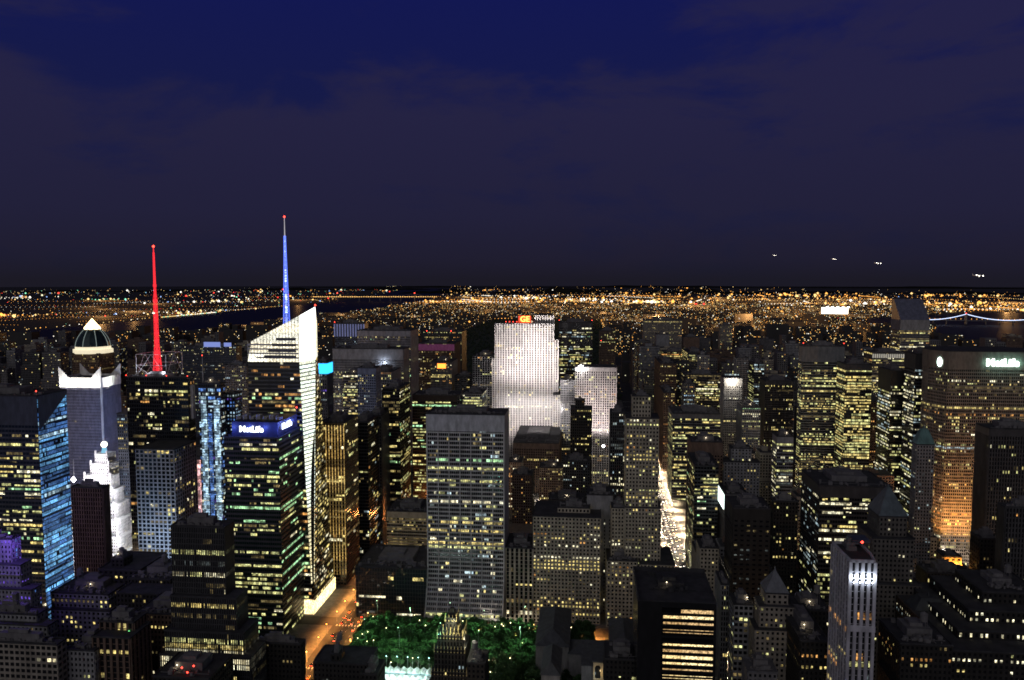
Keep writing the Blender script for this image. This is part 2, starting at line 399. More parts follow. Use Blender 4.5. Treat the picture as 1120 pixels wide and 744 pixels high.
def B(label, tiers, st, wall=STONE, name='office_tower', cat='office tower', glassm=GL, roof=ROOF, gear=MID, n=3, tank=False, beacon=False, gh=5, faces=None, group=None, maxp=90, cb=None, rooftop=True):
    """tiers: (L, R, top, Y, S, D) read off the photograph, tallest first; each stands on the ground or on the one below"""
    bx = [place(*t) for t in tiers]
    x0, x1, y0, y1, z = bx[0]
    gx0 = min(b[0] for b in bx); gx1 = max(b[1] for b in bx); gy0 = min(b[2] for b in bx)
    b = Bld(name, label, ((gx0+gx1)/2, gy0, 0), cat, group=group)
    if faces is None: faces = 'SE' if (x0+x1)/2 < 20 else 'SW'
    for i, t in enumerate(bx):
        a0, a1, c0, c1, zt = t
        zb = 0
        if i < len(bx)-1:
            nb = bx[i+1]
            if nb[0]-.01 <= a0 and nb[1]+.01 >= a1 and nb[2]-.01 <= c0 and nb[3]+.01 >= c1: zb = nb[4]
        if zt > zb+2:
            b.box(a0, a1, c0, c1, zb, zt, st if isinstance(st, dict) else st[min(i, len(st)-1)], faces)
        OCC.append(t)
    if rooftop: b.rooftop(x0, x1, y0, y1, z, n, tank, gh)
    if beacon: b.beacon(x0+1, y0+1, z+1); b.beacon(x1-1, y0+1, z+1)
    if cb: cb(b, bx)
    return b.done(wall, glassm, roof, gear, maxp)

def Z(py, px, Y): return atY(px, py, Y)[1]
def rows(Y, px, *items): return tuple((Z(py, px, Y), p, k) for py, p, k in items)

# ================================================================== LEFT, TIMES SQUARE SIDE
def blank_wedge(b, bx):
    x0, x1, y0, y1, z = bx[0]
    m = MB(); zt = z
    m.poly([(x1+.8, y0, z-30), (x1+.8, y1, z-3), (x1+.8, y1, z), (x1+.8, y0, z)]); m.poly([(x1+.8, y0, z), (x1+.8, y1, z), (x1, y1, z), (x1, y0, z)])
    m.poly([(x1+.8, y1, z-3), (x1+.8, y0, z-30), (x1, y0, z-30), (x1, y1, z-3)])
    m.build('crown_panel', DARKB, b.root)
B("dark glass tower at the left edge whose right side glows blue over the square", [(-75, 40, 433, 610, 72, None)],
  mix(ribbon, lit=.28, blank=24, side=S(lit=2, full=.8, pal=(('led', 6), ('ledsoft', 5), ('ice', 1)), rows=(), sh=.22, bay=1.3, pw=.05, pers=.8, blank=2), rows=rows(610, 20, (485, .9, 'pale'), (560, .8, 'pale'), (602, .95, 'yellow'))), wall=DARKB, beacon=True, cb=blank_wedge, glassm=GLB)  # right side's reflected screen light is put into glowing panes
def violet(b, bx): lamp('POINT', (bx[0][1]+8, bx[0][2]-14, bx[0][4]+2), 26000, (.25, .12, 1), b.root, 3)
B("stepped setback building at the left edge washed in violet light", [(-30, 12, 590, 520, 22, None), (-30, 22, 618, 515, 34, None), (-30, 34, 645, 510, 45, None)],
  mix(punch, pal=(('purple', 6), ('blue', 3), ('yellow', 2), ('white', 1)), lit=.3), wall=STONEG, cb=violet, n=1, gh=3)

# tower with the white crown of fins, and behind it the tower with the glowing pyramid
def astor_crown(b, bx):
    x0, x1, y0, y1, z = bx[0]
    m = MB(); hgt = 13
    m.box(x0-1, x1+1, y0-1.2, y0, z-9, z+3.5); m.box(x1, x1+1.2, y0, y1, z-9, z+3.5); m.box(x0-1.2, x0, y0, y1, z-9, z+3.5); m.box(x0, x1, y1, y1+1, z-9, z+3.5)
    m.build('crown', pmat("floodlit_crown_stone", (.75, .73, .68), .8), b.root)
    for sx, cx, cy, dx, dy in ((1, x0-1.2, y0-1.2, 1, 0), (-1, x1+1.2, y0-1.2, -1, 0), (1, x0-1.2, y1, 1, 0), (-1, x1+1.2, y1, -1, 0)):
        f = MB(); wd = 13; t = 1.4
        for oy in (0, t):
            pass
        A = [(cx, cy, z+3.5), (cx+sx*wd, cy, z+3.5), (cx, cy, z+17)]; A2 = [(p[0], p[1]+t, p[2]) for p in A]
        f.poly(A); f.poly(A2[::-1]); f.quad(A[0], A2[0], A2[1], A[1]); f.quad(A[1], A2[1], A2[2], A[2]); f.quad(A[2], A2[2], A2[0], A[0])
        f.build('crown_fin', MATS["floodlit_crown_stone"], b.root)
    for k in range(4): lamp('SPOT', (x0+(x1-x0)*(k+.5)/4, y0-16, z-14), 30000, (1, .97, .9), b.root, 1, spot_size=1.5, spot_blend=.8, aim=(x0+(x1-x0)*(k+.5)/4, y0, z+3))
    lamp('SPOT', (x1+14, y0+10, z-12), 30000, (1, .97, .9), b.root, 1, spot_size=1.6, spot_blend=.8, aim=(x1, y0+14, z+2))
    for zz in (40, 110, 170): lamp('POINT', (x1+40, y0-30, zz), 42000, (.35, .5, 1), b.root, 6); lamp('POINT', (x0+20, y0-60, zz), 24000, (.8, .75, .95), b.root, 6)  # added point lights brighten the shaft in place of the square's glow
    v = MB(); v.box(x1-.2, x1+1.1, y0-1.3, y0+1.2, 0, z-9); v.build('corner_rib', STONEW, b.root)
B("tall slab tower topped by a white floodlit crown with four pointed corner fins", [(66, 110, 416, 905, 131, None)],
  mix(piers, bay=1.5, lit=.02, pw=.5, pd=.5, pal=(('yellow', 3), ('dim', 3)), side=S(pal=ICE, lit=.02)), wall=pmat("violet_grey_wall", (.17, .165, .21), .7), cb=astor_crown, rooftop=False)
def pyramid_top(b, bx):
    x0, x1, y0, y1, z = bx[0]; cx, cy = (x0+x1)/2, (y0+y1)/2; r = (x1-x0)/2
    o8 = lambda r: [(cx+r*math.cos(math.pi/8+t*math.pi/4), cy+r*math.sin(math.pi/8+t*math.pi/4)) for t in range(8)]
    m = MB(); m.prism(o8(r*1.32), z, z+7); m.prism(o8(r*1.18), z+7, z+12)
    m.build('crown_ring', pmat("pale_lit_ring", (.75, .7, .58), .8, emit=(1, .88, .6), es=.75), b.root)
    m = MB(); n8 = 16; P = lambda k, rr, zz: (cx+rr*math.cos(2*math.pi*k/n8), cy+rr*math.sin(2*math.pi*k/n8), zz)
    prof = ((r*1.14, z+12), (r*1.08, z+20), (r*.95, z+28), (r*.74, z+36), (r*.5, z+43))
    for (ra, za), (rb, zb) in zip(prof, prof[1:]):
        for k in range(n8): m.quad(P(k, ra, za), P(k+1, ra, za), P(k+1, rb, zb), P(k, rb, zb))
    m.build('dome', pmat("dark_copper_dome", (.03, .055, .06), .35, .4), b.root)
    for k in range(0, 16, 2):
        m = MB()
        for (ra, za), (rb, zb) in zip(prof, prof[1:]): m.tube(P(k, ra+.4, za), P(k, rb+.4, zb), .5, n=4)
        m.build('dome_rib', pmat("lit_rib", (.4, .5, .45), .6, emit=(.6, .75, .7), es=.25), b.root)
    m = MB(); m.prism(o8(r*.55), z+42, z+45); m.prism(o8(r*.54), z+45, z+61, scale_top=.04)
    m.build('pyramid', lampmat("golden_lantern", (1, .74, .40), 4.5), b.root)
B("brick tower with a lit ring, dark dome and glowing golden pyramid tip", [(79, 108, 387, 1290, None, 44)], mix(piers, lit=.12), wall=BRICK, cb=pyramid_top, rooftop=False)

# floodlit white stepped tower with a globe
def para():
    Y = 770; b = Bld('clock_tower', "blazing white floodlit stepped clock tower with a glowing globe on top", (atY(97, 600, Y)[0], Y, 0), 'tower')
    W = MB(); cx = atY(96, 520, Y)[0]; st = mix(punch, lit=.3, pal=(('white', 1),), bay=2.4)
    tiers = [(89, 103, 502), (86, 107, 512), (82, 112, 524), (76, 117, 538), (72, 123, 553), (66, 129, 568), (60, 134, 584), (52, 139, 600), (44, 143, 640)]
    zs = [Z(t[2], t[0], Y) for t in tiers]
    wm = pmat("floodlit_white_stone", (.8, .78, .78), .85)
    for i, (l, r, t) in enumerate(tiers):
        x0 = atY(l, t, Y)[0]; x1 = atY(r, t, Y)[0]; d = (x1-x0)/2; zb = zs[i+1] if i+1 < len(zs) else 0
        b.box(x0, x1, Y+30-d, Y+30+d, zb, zs[i], st, 'SE', rooft=False)
        W.box(x0-.3, x1+.3, Y+30-d-.3, Y+30+d+.3, zs[i]-1.6, zs[i]+.4)
        for ex in (x0, x1-1.5): W.box(ex, ex+1.5, Y+30-d-.4, Y+30-d+1.1, zs[i]+.4, zs[i]+4)
        if i > 0:
            lamp('POINT', ((x0+x1)/2, Y+30-d-9, zs[i]+1), 11000, (.97, .93, 1), b.root, 1.5)
            if i > 2: lamp('POINT', (x1+7, Y+24-d, zs[i]+2), 14000, (.93, .93, 1), b.root, 1.5)
    W.build('cornice', wm, b.root)
    x, z = atY(95.5, 496, Y); z0 = zs[0]; m = MB(); m.prism([(cx+3.5*math.cos(t*math.pi/4), Y+30+3.5*math.sin(t*math.pi/4)) for t in range(8)], z0, z0+6, scale_top=.6); m.build('lantern', pmat("teal_lit_lantern", (.2, .5, .6), .5, emit=(.3, .7, 1), es=.6), b.root)
    m = MB(); 
    for k in range(6):
        a, c = -math.pi/2+math.pi*k/6, -math.pi/2+math.pi*(k+1)/6
        for j in range(10):
            P = lambda a, j: (cx+3.4*math.cos(a)*math.cos(j*math.pi/5), Y+30+3.4*math.cos(a)*math.sin(j*math.pi/5), z0+9.4+3.4*math.sin(a))
            m.quad(P(a, j), P(a, j+1), P(c, j+1), P(c, j))
    m.build('globe', lampmat("glass_globe_light", (1, .92, .75), 3), b.root)
    m = MB(); gx, gz = atY(77, 526, Y); m.tube((gx, Y+6, gz), (gx, Y+6, gz+22), .3, n=5); m.build('mast', STEEL, b.root)
    m = MB(); m.gem(gx, Y+5, gz, 3.2); m.build('floodlight', lampmat("floodlight_glare", (1, .97, 1), 12), b.root)
    b.done(wm, GL)
para()
B("plain dark brown slab tower in front of the floodlit stepped clock tower", [(78, 112, 534, 600, 119, None)], mix(piers, lit=.015, bay=2.2), wall=BRICK, gh=4, n=1)
B("narrow tower edged with a vertical strip of blue white lights beside the crowned slab", [(128, 141, 453, 800, 147, None)], mix(punch, lit=.5, pal=(('yellow', 3), ('ice', 2), ('dim', 3)), side=S(lit=.9, pal=ICE), bay=2.2), wall=DARKB, n=1, gh=2)

# antenna tower
def antenna_tower():
    label = "dark tower with a gridded stone front carrying a white steel frame and red lattice antenna"
    def cb(b, bx):
        x0, x1, y0, y1, z = bx[0]; Y = 752
        fx0, fx1 = atY(157, 400, Y+13)[0], atY(189, 400, Y+13)[0]; zt = Z(388, 170, Y); y2 = Y+(fx1-fx0)
        m = MB()
        for px in (fx0, fx1):
            for py in (Y, y2): m.tube((px, py, z), (px, py, zt), .32, n=6)
        for zz in (zt, (z+zt)/2):
            for a, c in (((fx0, Y), (fx1, Y)), ((fx1, Y), (fx1, y2)), ((fx1, y2), (fx0, y2)), ((fx0, y2), (fx0, Y))): m.tube((*a, zz), (*c, zz), .25, n=5)
        for a, c in (((fx0, Y), (fx1, Y)), ((fx1, Y), (fx1, y2)), ((fx0, y2), (fx0, Y))):
            mx_ = ((a[0]+c[0])/2, (a[1]+c[1])/2)
            for e in (a, c): m.tube((*e, z), (*mx_, zt), .2, n=5); m.tube((*e, (z+zt)/2), (*mx_, z), .18, n=5)
        m.build('antenna_frame', pmat("white_frame_steel", (.7, .72, .76), .5), b.root)
        for k in range(3): lamp('POINT', (fx0+(fx1-fx0)*k/2, Y-6, z+4), 2500, (.85, .9, 1), b.root, .6)
        cy = (Y+y2)/2; cx = atY(172.3, 400, cy)[0]; ztop = Z(276, 168, cy); mred = pmat("red_floodlit_lattice", (.55, .03, .03), .6, emit=(1, .03, .045), es=1.0); m = MB()  # red floodlight is put into the lattice as emission
        def rad(t): return (3.3-6.8*t if t < .25 else 1.6-.8*(t-.25) if t < .66 else .85-.9*(t-.66)) if True else 0
        nlev = 24; c4 = lambda r: ((cx-r, cy-r), (cx+r, cy-r), (cx+r, cy+r), (cx-r, cy+r))
        for i in range(nlev):
            t0, t1 = i/nlev, (i+1)/nlev; za, zb = z+(ztop-z)*t0, z+(ztop-z)*t1; A, Bq = c4(rad(t0)), c4(rad(t1))
            for k in range(4):
                k2 = (k+1) % 4; r = .15*(1-t0)+.11
                m.tube((*A[k], za), (*Bq[k], zb), r, n=4); m.tube((*A[k], za), (*Bq[k2], zb), r*.7, n=4); m.tube((*A[k2], za), (*Bq[k], zb), r*.7, n=4); m.tube((*A[k], za), (*A[k2], za), r*.7, n=4)
        m.build('antenna_lattice', mred, b.root)
        m = MB()
        for t in (.1, .16, .27, .33, .44, .47, .6, .72):
            zz = z+(ztop-z)*t; m.prism([(cx+(rad(t)+.9)*math.cos(j*math.pi/4), cy+(rad(t)+.9)*math.sin(j*math.pi/4)) for j in range(8)], zz, zz+2.2)
        m.tube((cx, cy, z+(ztop-z)*.72), (cx, cy, ztop+4), .95, .5, n=6); m.tube((cx, cy, z), (cx, cy, z+(ztop-z)*.72), .5, .45, n=6)
        m.build('antenna_mast', mred, b.root)
        b.beacon(cx, cy, ztop+2, 1.6, 3)
        for k in (0, .33, .66, 1): b.beacon(x0+(x1-x0)*k, y0, z, .6, 1.5)
        m = MB(); wx = atY(191, 440, 740)[0]
        m.box(x1, x1+3, y0+4, y1-4, z-42, z-8); m.build('side_panel', STONEW, b.root)
    B(label, [(138, 205, 413, 742, 212, None)], mix(glass, lit=.14, bay=2.4, pal=YEL), wall=pmat("black_panel_wall", (.03, .03, .032), .4), cb=cb, gh=3)
    B("stone grid block with square windows against the foot of the red antenna tower", [(148, 190, 492, 700, 214, None)], mix(punch, lit=.22, bay=4.2, fl=4.0, pw=.28, sh=.3, pal=YEL), wall=pmat("bluish_lit_stone", (.38, .38, .42), .85), rooftop=False)
    lamp('POINT', (atY(160, 600, 670)[0], 668, 70), 42000, (.55, .75, 1), None, 6)
antenna_tower()

def led_tower(b, bx):
    x0, x1, y0, y1, z = bx[0]
    for (l, r, t, bt, key) in ((220, 226, 437, 575, 'ice'), (228, 232, 450, 575, 'blue'), (234, 240, 435, 575, 'ice')):
        m = MB(); a = atY(l, t, y0)[0]; c = atY(r, t, y0)[0]; zt = Z(t, l, y0); zb = Z(bt, l, y0)
        k = int((zt-zb)/2.6)
        for i in range(k): m.box(a, c, y0-.9, y0-.5, zb+i*2.6, zb+i*2.6+2.0)
        m.build('light_screen', W_[key], b.root)
    m = MB(); m.box(atY(216, 500, y0)[0], atY(219.5, 500, y0)[0], y0-1, y0-.5, Z(575, 218, y0), Z(503, 218, y0)); m.build('light_screen', winmat("pink_screen", (1, .55, .6), 1.3), b.root)
    m = MB(); cx = atY(218, 400, y0)[0]; m.tube((cx, y0+6, z-3), (cx, y0+6, Z(391, 218, y0)), .7, .25, n=6); m.build('mast', STEEL, b.root); b.beacon(cx, y0+6, Z(391, 218, y0), .6, 1)
B("slim tower with a thin roof mast and columns of blue white screens on its face", [(217, 241, 420, 716, 246, None)], mix(glass, lit=1.2, pal=BLU, mxrun=4), wall=DARKB, cb=led_tower, n=1, gh=3)
B("blue lit building with rows of small bluish windows next to the mast tower", [(229, 257, 431, 735, 264, None)], mix(punch, lit=1.3, pal=BLU, fl=3.4, bay=2.8, pers=.6, rows=rows(735, 240, (434, .97, 'cool'), (468, .9, 'ice'))), wall=DARKB, n=1, gh=2)
def bluebox(b, bx):
    x0, x1, y0, y1, z = bx[0]; a, c = atY(223, 372, y0)[0], atY(241, 372, y0)[0]
    m = MB(); m.box(a, c, y0-1.2, y0-.6, z-1, z+9); m.build('roof_screen', lampmat("pale_blue_screen", (.25, .32, .75), .8), b.root)
    m = MB(); m.box(atY(245, 372, y0)[0], atY(253, 372, y0)[0], y0-1.2, y0-.6, z, z+8); m.build('roof_screen', MATS["pale_blue_screen"], b.root)
B("wide dark hotel block far behind the screens with two pale blue roof panels", [(196, 258, 379, 1500, 264, None)], mix(punch, lit=.2, fl=3.4, pal=YEL+COOL), wall=DARKB, cb=bluebox)
B("dark slab with blue grey windows between the blue lit building and the white crowned tower", [(246, 270, 400, 1180, 275, None)], mix(punch, lit=.25, pal=YEL+COOL), wall=MID)

# tower with the blue roof sign and green lit floors
def sign_text(parent, txt, loc, rotz, size, mat, ext=.3, name='sign_lettering', bold=0.03):
    c = bpy.data.curves.new(name, 'FONT'); c.body = txt; c.size = size; c.extrude = ext; c.align_x = 'CENTER'; c.align_y = 'CENTER'; c.offset = bold*size; c.resolution_u = 3
    t_ = bpy.data.objects.new('lettering_curve', c); me = bpy.data.meshes.new_from_object(t_); bpy.data.objects.remove(t_)
    me.materials.clear(); me.materials.append(mat); o = bpy.data.objects.new(name, me); COL.objects.link(o)
    o.parent = parent; o.location = Vector(loc)-Vector(parent['_o']); o.rotation_euler = (R_(90), 0, rotz); return o
def metro_sign(b, bx):
    x0, x1, y0, y1, z = bx[0]; w = x1-x0
    m = MB(); a = x0+w*.12; m.box(a, x1-2, y0+3, y1-8, z+.4, z+13.5); m.build('sign_block', pmat("dark_blue_sign_block", (.02, .024, .06), .5), b.root)
    wt = lampmat("white_blue_sign_light", (.72, .80, 1), 4.5)
    sign_text(b.root, "MetLife", ((a+x1-2)/2-3, y0+2.4, z+7), 0, 7.2, wt)
    sign_text(b.root, "MetLife", (x1-1.4, (y0+y1)/2-6, z+8), R_(90), 7.2, wt)
    for k in range(4): lamp('POINT', (a+(x1-a)*k/3, y0-2, z+8), 4200, (.12, .2, 1), b.root, 1)
    for k in range(3): lamp('POINT', (x1+4, y0+8+k*18, z+8), 4200, (.12, .2, 1), b.root, 1)
    m = MB()
    for k in range(7):
        xx = a+4+k*(x1-a-8)/6; m.tube((xx, y0+5, z+15), (xx, y0+5, z+19), .25, n=4)
        m.box(xx-2, xx+2, y0+8, y0+14+k % 3*3, z+15, z+17+k % 2*2)
    m.build('roof_frame', STEEL, b.root)
    b.beacon(x1-2, y1-9, z+15, .9, 4)
B("tower with a blue roof sign and bright green lit floors on the avenue corner", [(245, 305, 479, 650, 331, None)],
  mix(ribbon, lit=.26, full=.02, fl=4.0, bay=2.0, pal=(('pale', 6), ('green', 4), ('white', 2), ('dim', 3)), rows=rows(650, 270, (523, .95, 'pale'), (556, .97, 'green'), (606, .9, 'pale'), (617, .9, 'pale'), (627, .7, 'pale'), (645, .9, 'pale')),
      side=S(lit=.1, pal=GRN, rows=rows(650, 305, (606, .97, 'green'), (627, .97, 'green'), (645, .97, 'green'), (556, .95, 'green'), (500, .9, 'green'), (617, .95, 'green')))), wall=DARK, glassm=pmat("green_window_glass", (.01, .025, .02), .15, 0, .6, 0), cb=metro_sign, rooftop=False)
# tall white crowned crystal tower with the blue spire
def crystal():
    Y = 702; label = "faceted glass tower with a glowing white slanted crown and tall blue lit spire"
    xr = atY(340, 560, Y)[0]; x0 = atY(271, 430, Y)[0]; x1 = xr; y1 = Y+62
    b = Bld('spire_tower', label, ((x0+x1)/2, Y, 0), 'skyscraper')
    zc = Z(374, 275, Y)               # left end of the crown
    zt = Z(336, 346, Y+20)           # right peak
    zw = Z(396, 300, Y)              # where the white crown begins
    # outline at the ground and at the crown: the right front edge leans back and opens into a facet
    xf0 = x1; xf1 = atY(326.5, 396, Y)[0]          # front face right edge at ground / at crown
    xe1 = atY(345, 396, Y+26)[0]; xd1 = atY(347.5, 396, y1-2)[0]; xe0 = x1+0.5; ye1 = Y+26; ye0 = Y+3
    A0, B0, C0, D0, E0 = (x0, Y, 0), (xf0, Y, 0), (xe0, ye0, 0), (xe0, y1, 0), (x0, y1, 0)
    A1, B1, C1, D1, E1 = (x0+1, Y, zw), (xf1, Y+2, zw), (xe1, ye1, zw), (xd1, y1-2, zw), (x0+1, y1-2, zw)
    c = b.core; c.quad(A0, B0, B1, A1); c.quad(B0, C0, C1, B1); c.quad(C0, D0, D1, C1); c.quad(D0, E0, E1, D1); c.quad(E0, A0, A1, E1); c.poly([A1, B1, C1, D1, E1])
    def bands(P0, Q0, P1, Q1, keyf, nf=66, nrm=(0, -1, 0), bay=3.0, lit=.5, dep=.3, pal=('yellow',), nb=None, fac=None):
        P0, Q0, P1, Q1, nrm = map(Vector, (P0, Q0, P1, Q1, nrm))
        for f in range(nf):
            t0, t1 = (f+.0)/nf, (f+(.24 if fac else .38))/nf
            a, e, a2, e2 = P0.lerp(P1, t0), Q0.lerp(Q1, t0), P0.lerp(P1, t1), Q0.lerp(Q1, t1)
            g = b.grid; o = nrm*dep
            g.quad(a+o, e+o, e2+o, a2+o); g.quad(a2+o, e2+o, e2, a2); g.quad(a, e, e+o, a+o)
            t2 = (f+.96)/nf; pr = keyf(f/nf)
            l, r = P0.lerp(P1, (t1+t2)/2), Q0.lerp(Q1, (t1+t2)/2); u = (r-l); Wd = u.length; u.normalize(); v = (P1-P0).normalized(); n = u.cross(v)
            k = max(1, int(Wd/bay)); bb = 0; rk = b.rng.choice(pal)
            while bb < k:
                if b.rng.random() < pr:
                    rn = 1
                    while bb+rn < k and b.rng.random() < .6: rn += 1
                    hh = (t2-t1)*(P1-P0).length
                    b.win.append((l+u*((bb+rn/2)*Wd/k)+n*.06, rn*Wd/k-.3, hh, u, v, n, fac[int(f/nf > .42)] if fac else rk if b.rng.random() < .7 else b.rng.choice(pal))); bb += rn
                bb += 1
    lows = lambda t: .75 if (.83 < t < .87 or .7 < t < .715 or .6 < t < .64) else (.13 if t > .5 else .36)
    bands(A0, B0, A1, B1, lambda t: lows(t)*.85, pal=('yellow', 'pale', 'pale', 'white', 'green', 'dim', 'orange'))
    bands(B0, C0, B1, C1, lambda t: 1.0 if t > .12 else 0, nrm=(.7, -.7, 0), pal=('facetwarm',), bay=30, fac=('facetwarm', 'facet'))
    bands(C0, D0, C1, D1, lambda t: .38 if t < .6 else .2, nrm=(1, 0, 0), pal=('yellow', 'yellow', 'white', 'dim'))
    # crown: glass screen walls lit from inside
    zl = zc; cm = winmat("lit_crown_glass", (1, .97, .82), 1.55, .75, 1.25, (3, 3, 60))
    m = MB()
    ztl = zc+2; P = lambda x, y, z: (x, y, z)
    xr2 = xe1
    peak = (xr2+.1, ye1+2, zt)
    zr = Z(345, 329, Y+4)
    m.poly([A1, B1, (B1[0]+.5, Y+5, zr), (A1[0]+2.5, Y+2, zc)])
    m.build('crown_screen', W_['yellow'] if False else winmat("crown_glass_front", (1, 1, .86), 1.5, .6, 1.25, (60, 60, 9)), b.root)
    m = MB(); m.poly([B1, C1, peak, (B1[0]+.5, Y+5, zr)]); m.build('crown_screen', lampmat("crown_glass_bright", (.97, 1, .96), 2.6, True), b.root)
    m = MB(); m.poly([C1, D1, (D1[0], D1[1], zt-18), peak]); m.build('crown_screen', MATS["crown_glass_front"], b.root)
    m = MB(); m.poly([A1, (A1[0]+3, Y+2, zc), (E1[0]+3, E1[1], zc-4), E1]); m.poly([E1, (E1[0]+3, E1[1], zc-4), (D1[0], D1[1], zt-18), D1]); m.build('crown_screen', MATS["crown_glass_front"], b.root)
    m = MB()    # floor bands and mullions across the crown
    for k in range(1, 8):
        z = zw+k*4.1-1.0
        if z < zc-1: m.box(A1[0]-.1, B1[0]-.2, Y+.6, Y+1.2, z, z+1.5)
    xx = A1[0]
    for k in range(17):
        xx = A1[0]+(B1[0]-A1[0])*k/16; tt = zc+(zr-.5-zc)*(k/16); m.box(xx-.18, xx+.18, Y+.3, Y+.7, zw, tt)
    m.build('crown_mullions', pmat("white_crown_frame", (.6, .6, .55), .5), b.root, kind='stuff')
    m = MB()   # dark plant level steps behind the slanting top
    for k in range(4):
        a = A1[0]+(B1[0]-A1[0])*(.33+.0*k); m.box(a+k*4, B1[0]-2, Y-.6, Y-.1, zc-15+k*5.5, zc-12.4+k*5.5)
    m.build('plant_louvre', MID, b.root)
    b.beacon(peak[0], peak[1], peak[2], 1.0, 1)
    # spire
    sx, sz = atY(313.5, 352, Y+32); sy = Y+32; zs = zc-2; z1 = Z(258, 314, sy); z2 = Z(238, 314, sy); m = MB(); nl = 20
    c3 = lambda r, a0=.4: [(sx+r*math.cos(a0+k*2*math.pi/4), sy+r*math.sin(a0+k*2*math.pi/4)) for k in range(4)]
    rr = lambda t: 2.7*(1-t)**1.2+.8
    for i in range(nl):
        t0, t1 = i/nl, (i+1)/nl; a, q = c3(rr(t0)), c3(rr(t1)); za, zb = zs+(z1-zs)*t0, zs+(z1-zs)*t1
        for k in range(4):
            k2 = (k+1) % 4; m.tube((*a[k], za), (*q[k], zb), .3, n=4); m.tube((*a[k], za), (*q[k2], zb), .2, n=4); m.tube((*a[k], za), (*a[k2], za), .2, n=4); m.tube((*a[k2], za), (*q[k], zb), .2, n=4)
    m.build('spire_lattice', lampmat("blue_spire_light", (.12, .20, 1), 1.6), b.root)
    m = MB(); m.tube((sx, sy, zs), (sx, sy, z1), 1.1, .4, n=8); m.build('spire_core', winmat("pale_spire_light", (.48, .66, 1), 5.0, .1, 1.5, (60, 60, 6)), b.root)
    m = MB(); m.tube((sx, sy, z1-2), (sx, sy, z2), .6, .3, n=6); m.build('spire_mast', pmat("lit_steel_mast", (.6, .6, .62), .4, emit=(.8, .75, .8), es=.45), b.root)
    b.beacon(sx, sy, z2-1, 1.2, 1)
    # glowing entrance hall at the foot
    m = MB(); m.box(x1-13, x1+1.6, Y-1.2, Y-.6, 1, 15); m.box(x1+1.2, x1+1.8, Y, y1, 1, 13); m.build('lobby_glass', winmat("lobby_light", (1, .80, .42), 2.4, .8, 1.2, (3, 3, 4)), b.root)
    b.done(pmat("clear_curtain_wall", (.09, .09, .08), .4), GL)
    OCC.append((x0, x1, Y, y1, zt))
crystal()

# west side of Sixth avenue, going uptown
def gold(b, bx):
    x0, x1, y0, y1, z = bx[0]; m = MB()
    for k in range(9):
        x = x0+(x1-x0)*k/8; m.box(x-.35, x+.35, y0-1.3, y0-.7, 12, z-2)
    m.build('gold_light_strip', winmat("gold_strip_light", (1, .68, .22), .55, .3, 1.4, (60, 60, 9)), b.root, kind='stuff')
B("dark tower striped from top to bottom with thin golden vertical lights", [(350, 376, 463, 775, 391, None)], mix(glass, lit=.13, bay=3, pal=YEL, side=S(lit=.12, full=.05)), wall=BRICK, cb=gold)
B("black glass slab just beyond the gold striped tower", [(383, 402, 462, 850, 416, None)], mix(glass, lit=.09, pal=COOL+YEL), wall=BLACK)
def cyan(b, bx):
    x0, x1, y0, y1, z = bx[0]; m = MB(); m.box(x0, x1+.6, y0-1, y0-.5, z-15, z-2); m.box(x1+.6, x1+1.1, y0-.5, y1, z-15, z-2); m.build('roof_screen', lampmat("cyan_screen", (.03, .42, 1), 2.2), b.root)
B("slim tower with a bright cyan box of light at its top beside the white crown", [(346, 357, 396, 950, 363, None)], mix(piers, lit=.4, pal=COOL+(('purple', 2),)), wall=MID, cb=cyan, n=1, gh=3)
def crownlouvre(b, bx):
    x0, x1, y0, y1, z = bx[0]; m = MB()
    for k in range(12):
        x = x0+(x1-x0)*k/11; m.box(x-1.2, x+1.2, y0-1.2, y0-.6, z-24, z-1)
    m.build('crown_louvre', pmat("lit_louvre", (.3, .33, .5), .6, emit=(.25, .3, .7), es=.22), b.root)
    b.beacon(x0, y0, z, 1, 2)
B("dark avenue tower whose top band of louvres glows faintly blue", [(366, 398, 354, 1400, 402, None)], mix(piers, lit=.3, pal=COOL+YEL, blank=24), wall=DARKB, cb=crownlouvre)
B("wide grey slab with a pale right edge rising behind the dark avenue towers", [(391, 449, 362, 1290, 457, None)], mix(piers, lit=.24, bay=1.6, pal=PAL, blank=9), wall=pmat("pale_grey_wall", (.36, .34, .36), .8))
B("wide grey slab with a blank top band in front of the taller pale edged slab", [(364, 441, 382, 1190, 447, None)], mix(piers, lit=.3, bay=1.6, pal=PAL+COOL, blank=16, rows=rows(1190, 400, (433, .8, 'pale'), (407, .6, 'pale'))), wall=STONEG, cb=lambda b, bx: lamp('POINT', (bx[0][1]-30, bx[0][2]-6, bx[0][4]-22), 9000, (.7, .8, 1), b.root, 1))
B("blue grey tower with a small bright roof block and a dark window band below it", [(391, 411, 403, 1040, 416, None)], mix(punch, lit=.3, pal=COOL+YEL, blank=8), wall=pmat("blue_grey_wall", (.2, .22, .30), .7))
B("grey shaft of lit office floors left of the blue grey tower", [(375, 391, 410, 1090, None, 40)], mix(ribbon, lit=.5, bay=2), wall=MID)
B("black tower outlined by a thin pale corner beside the avenue canyon", [(418, 437, 425, 930, 448, None)], mix(glass, lit=.2, pal=PAL, pers=.8), wall=BLACK, cb=lambda b, bx: lamp('POINT', (bx[0][1]+12, bx[0][2]+20, 24), 90000, (1, .30, .07), b.root, 2))
B("grey ribbed slab filling the gap above the avenue canyon", [(404, 428, 407, 1110, 438, None)], mix(piers, lit=.28, pal=YEL), wall=STONEG)
B("slender black shaft between the blue grey tower and the thin pale corner tower", [(400, 417, 455, 895, 427, None)], mix(piers, lit=.1, pal=COOL), wall=DARK)

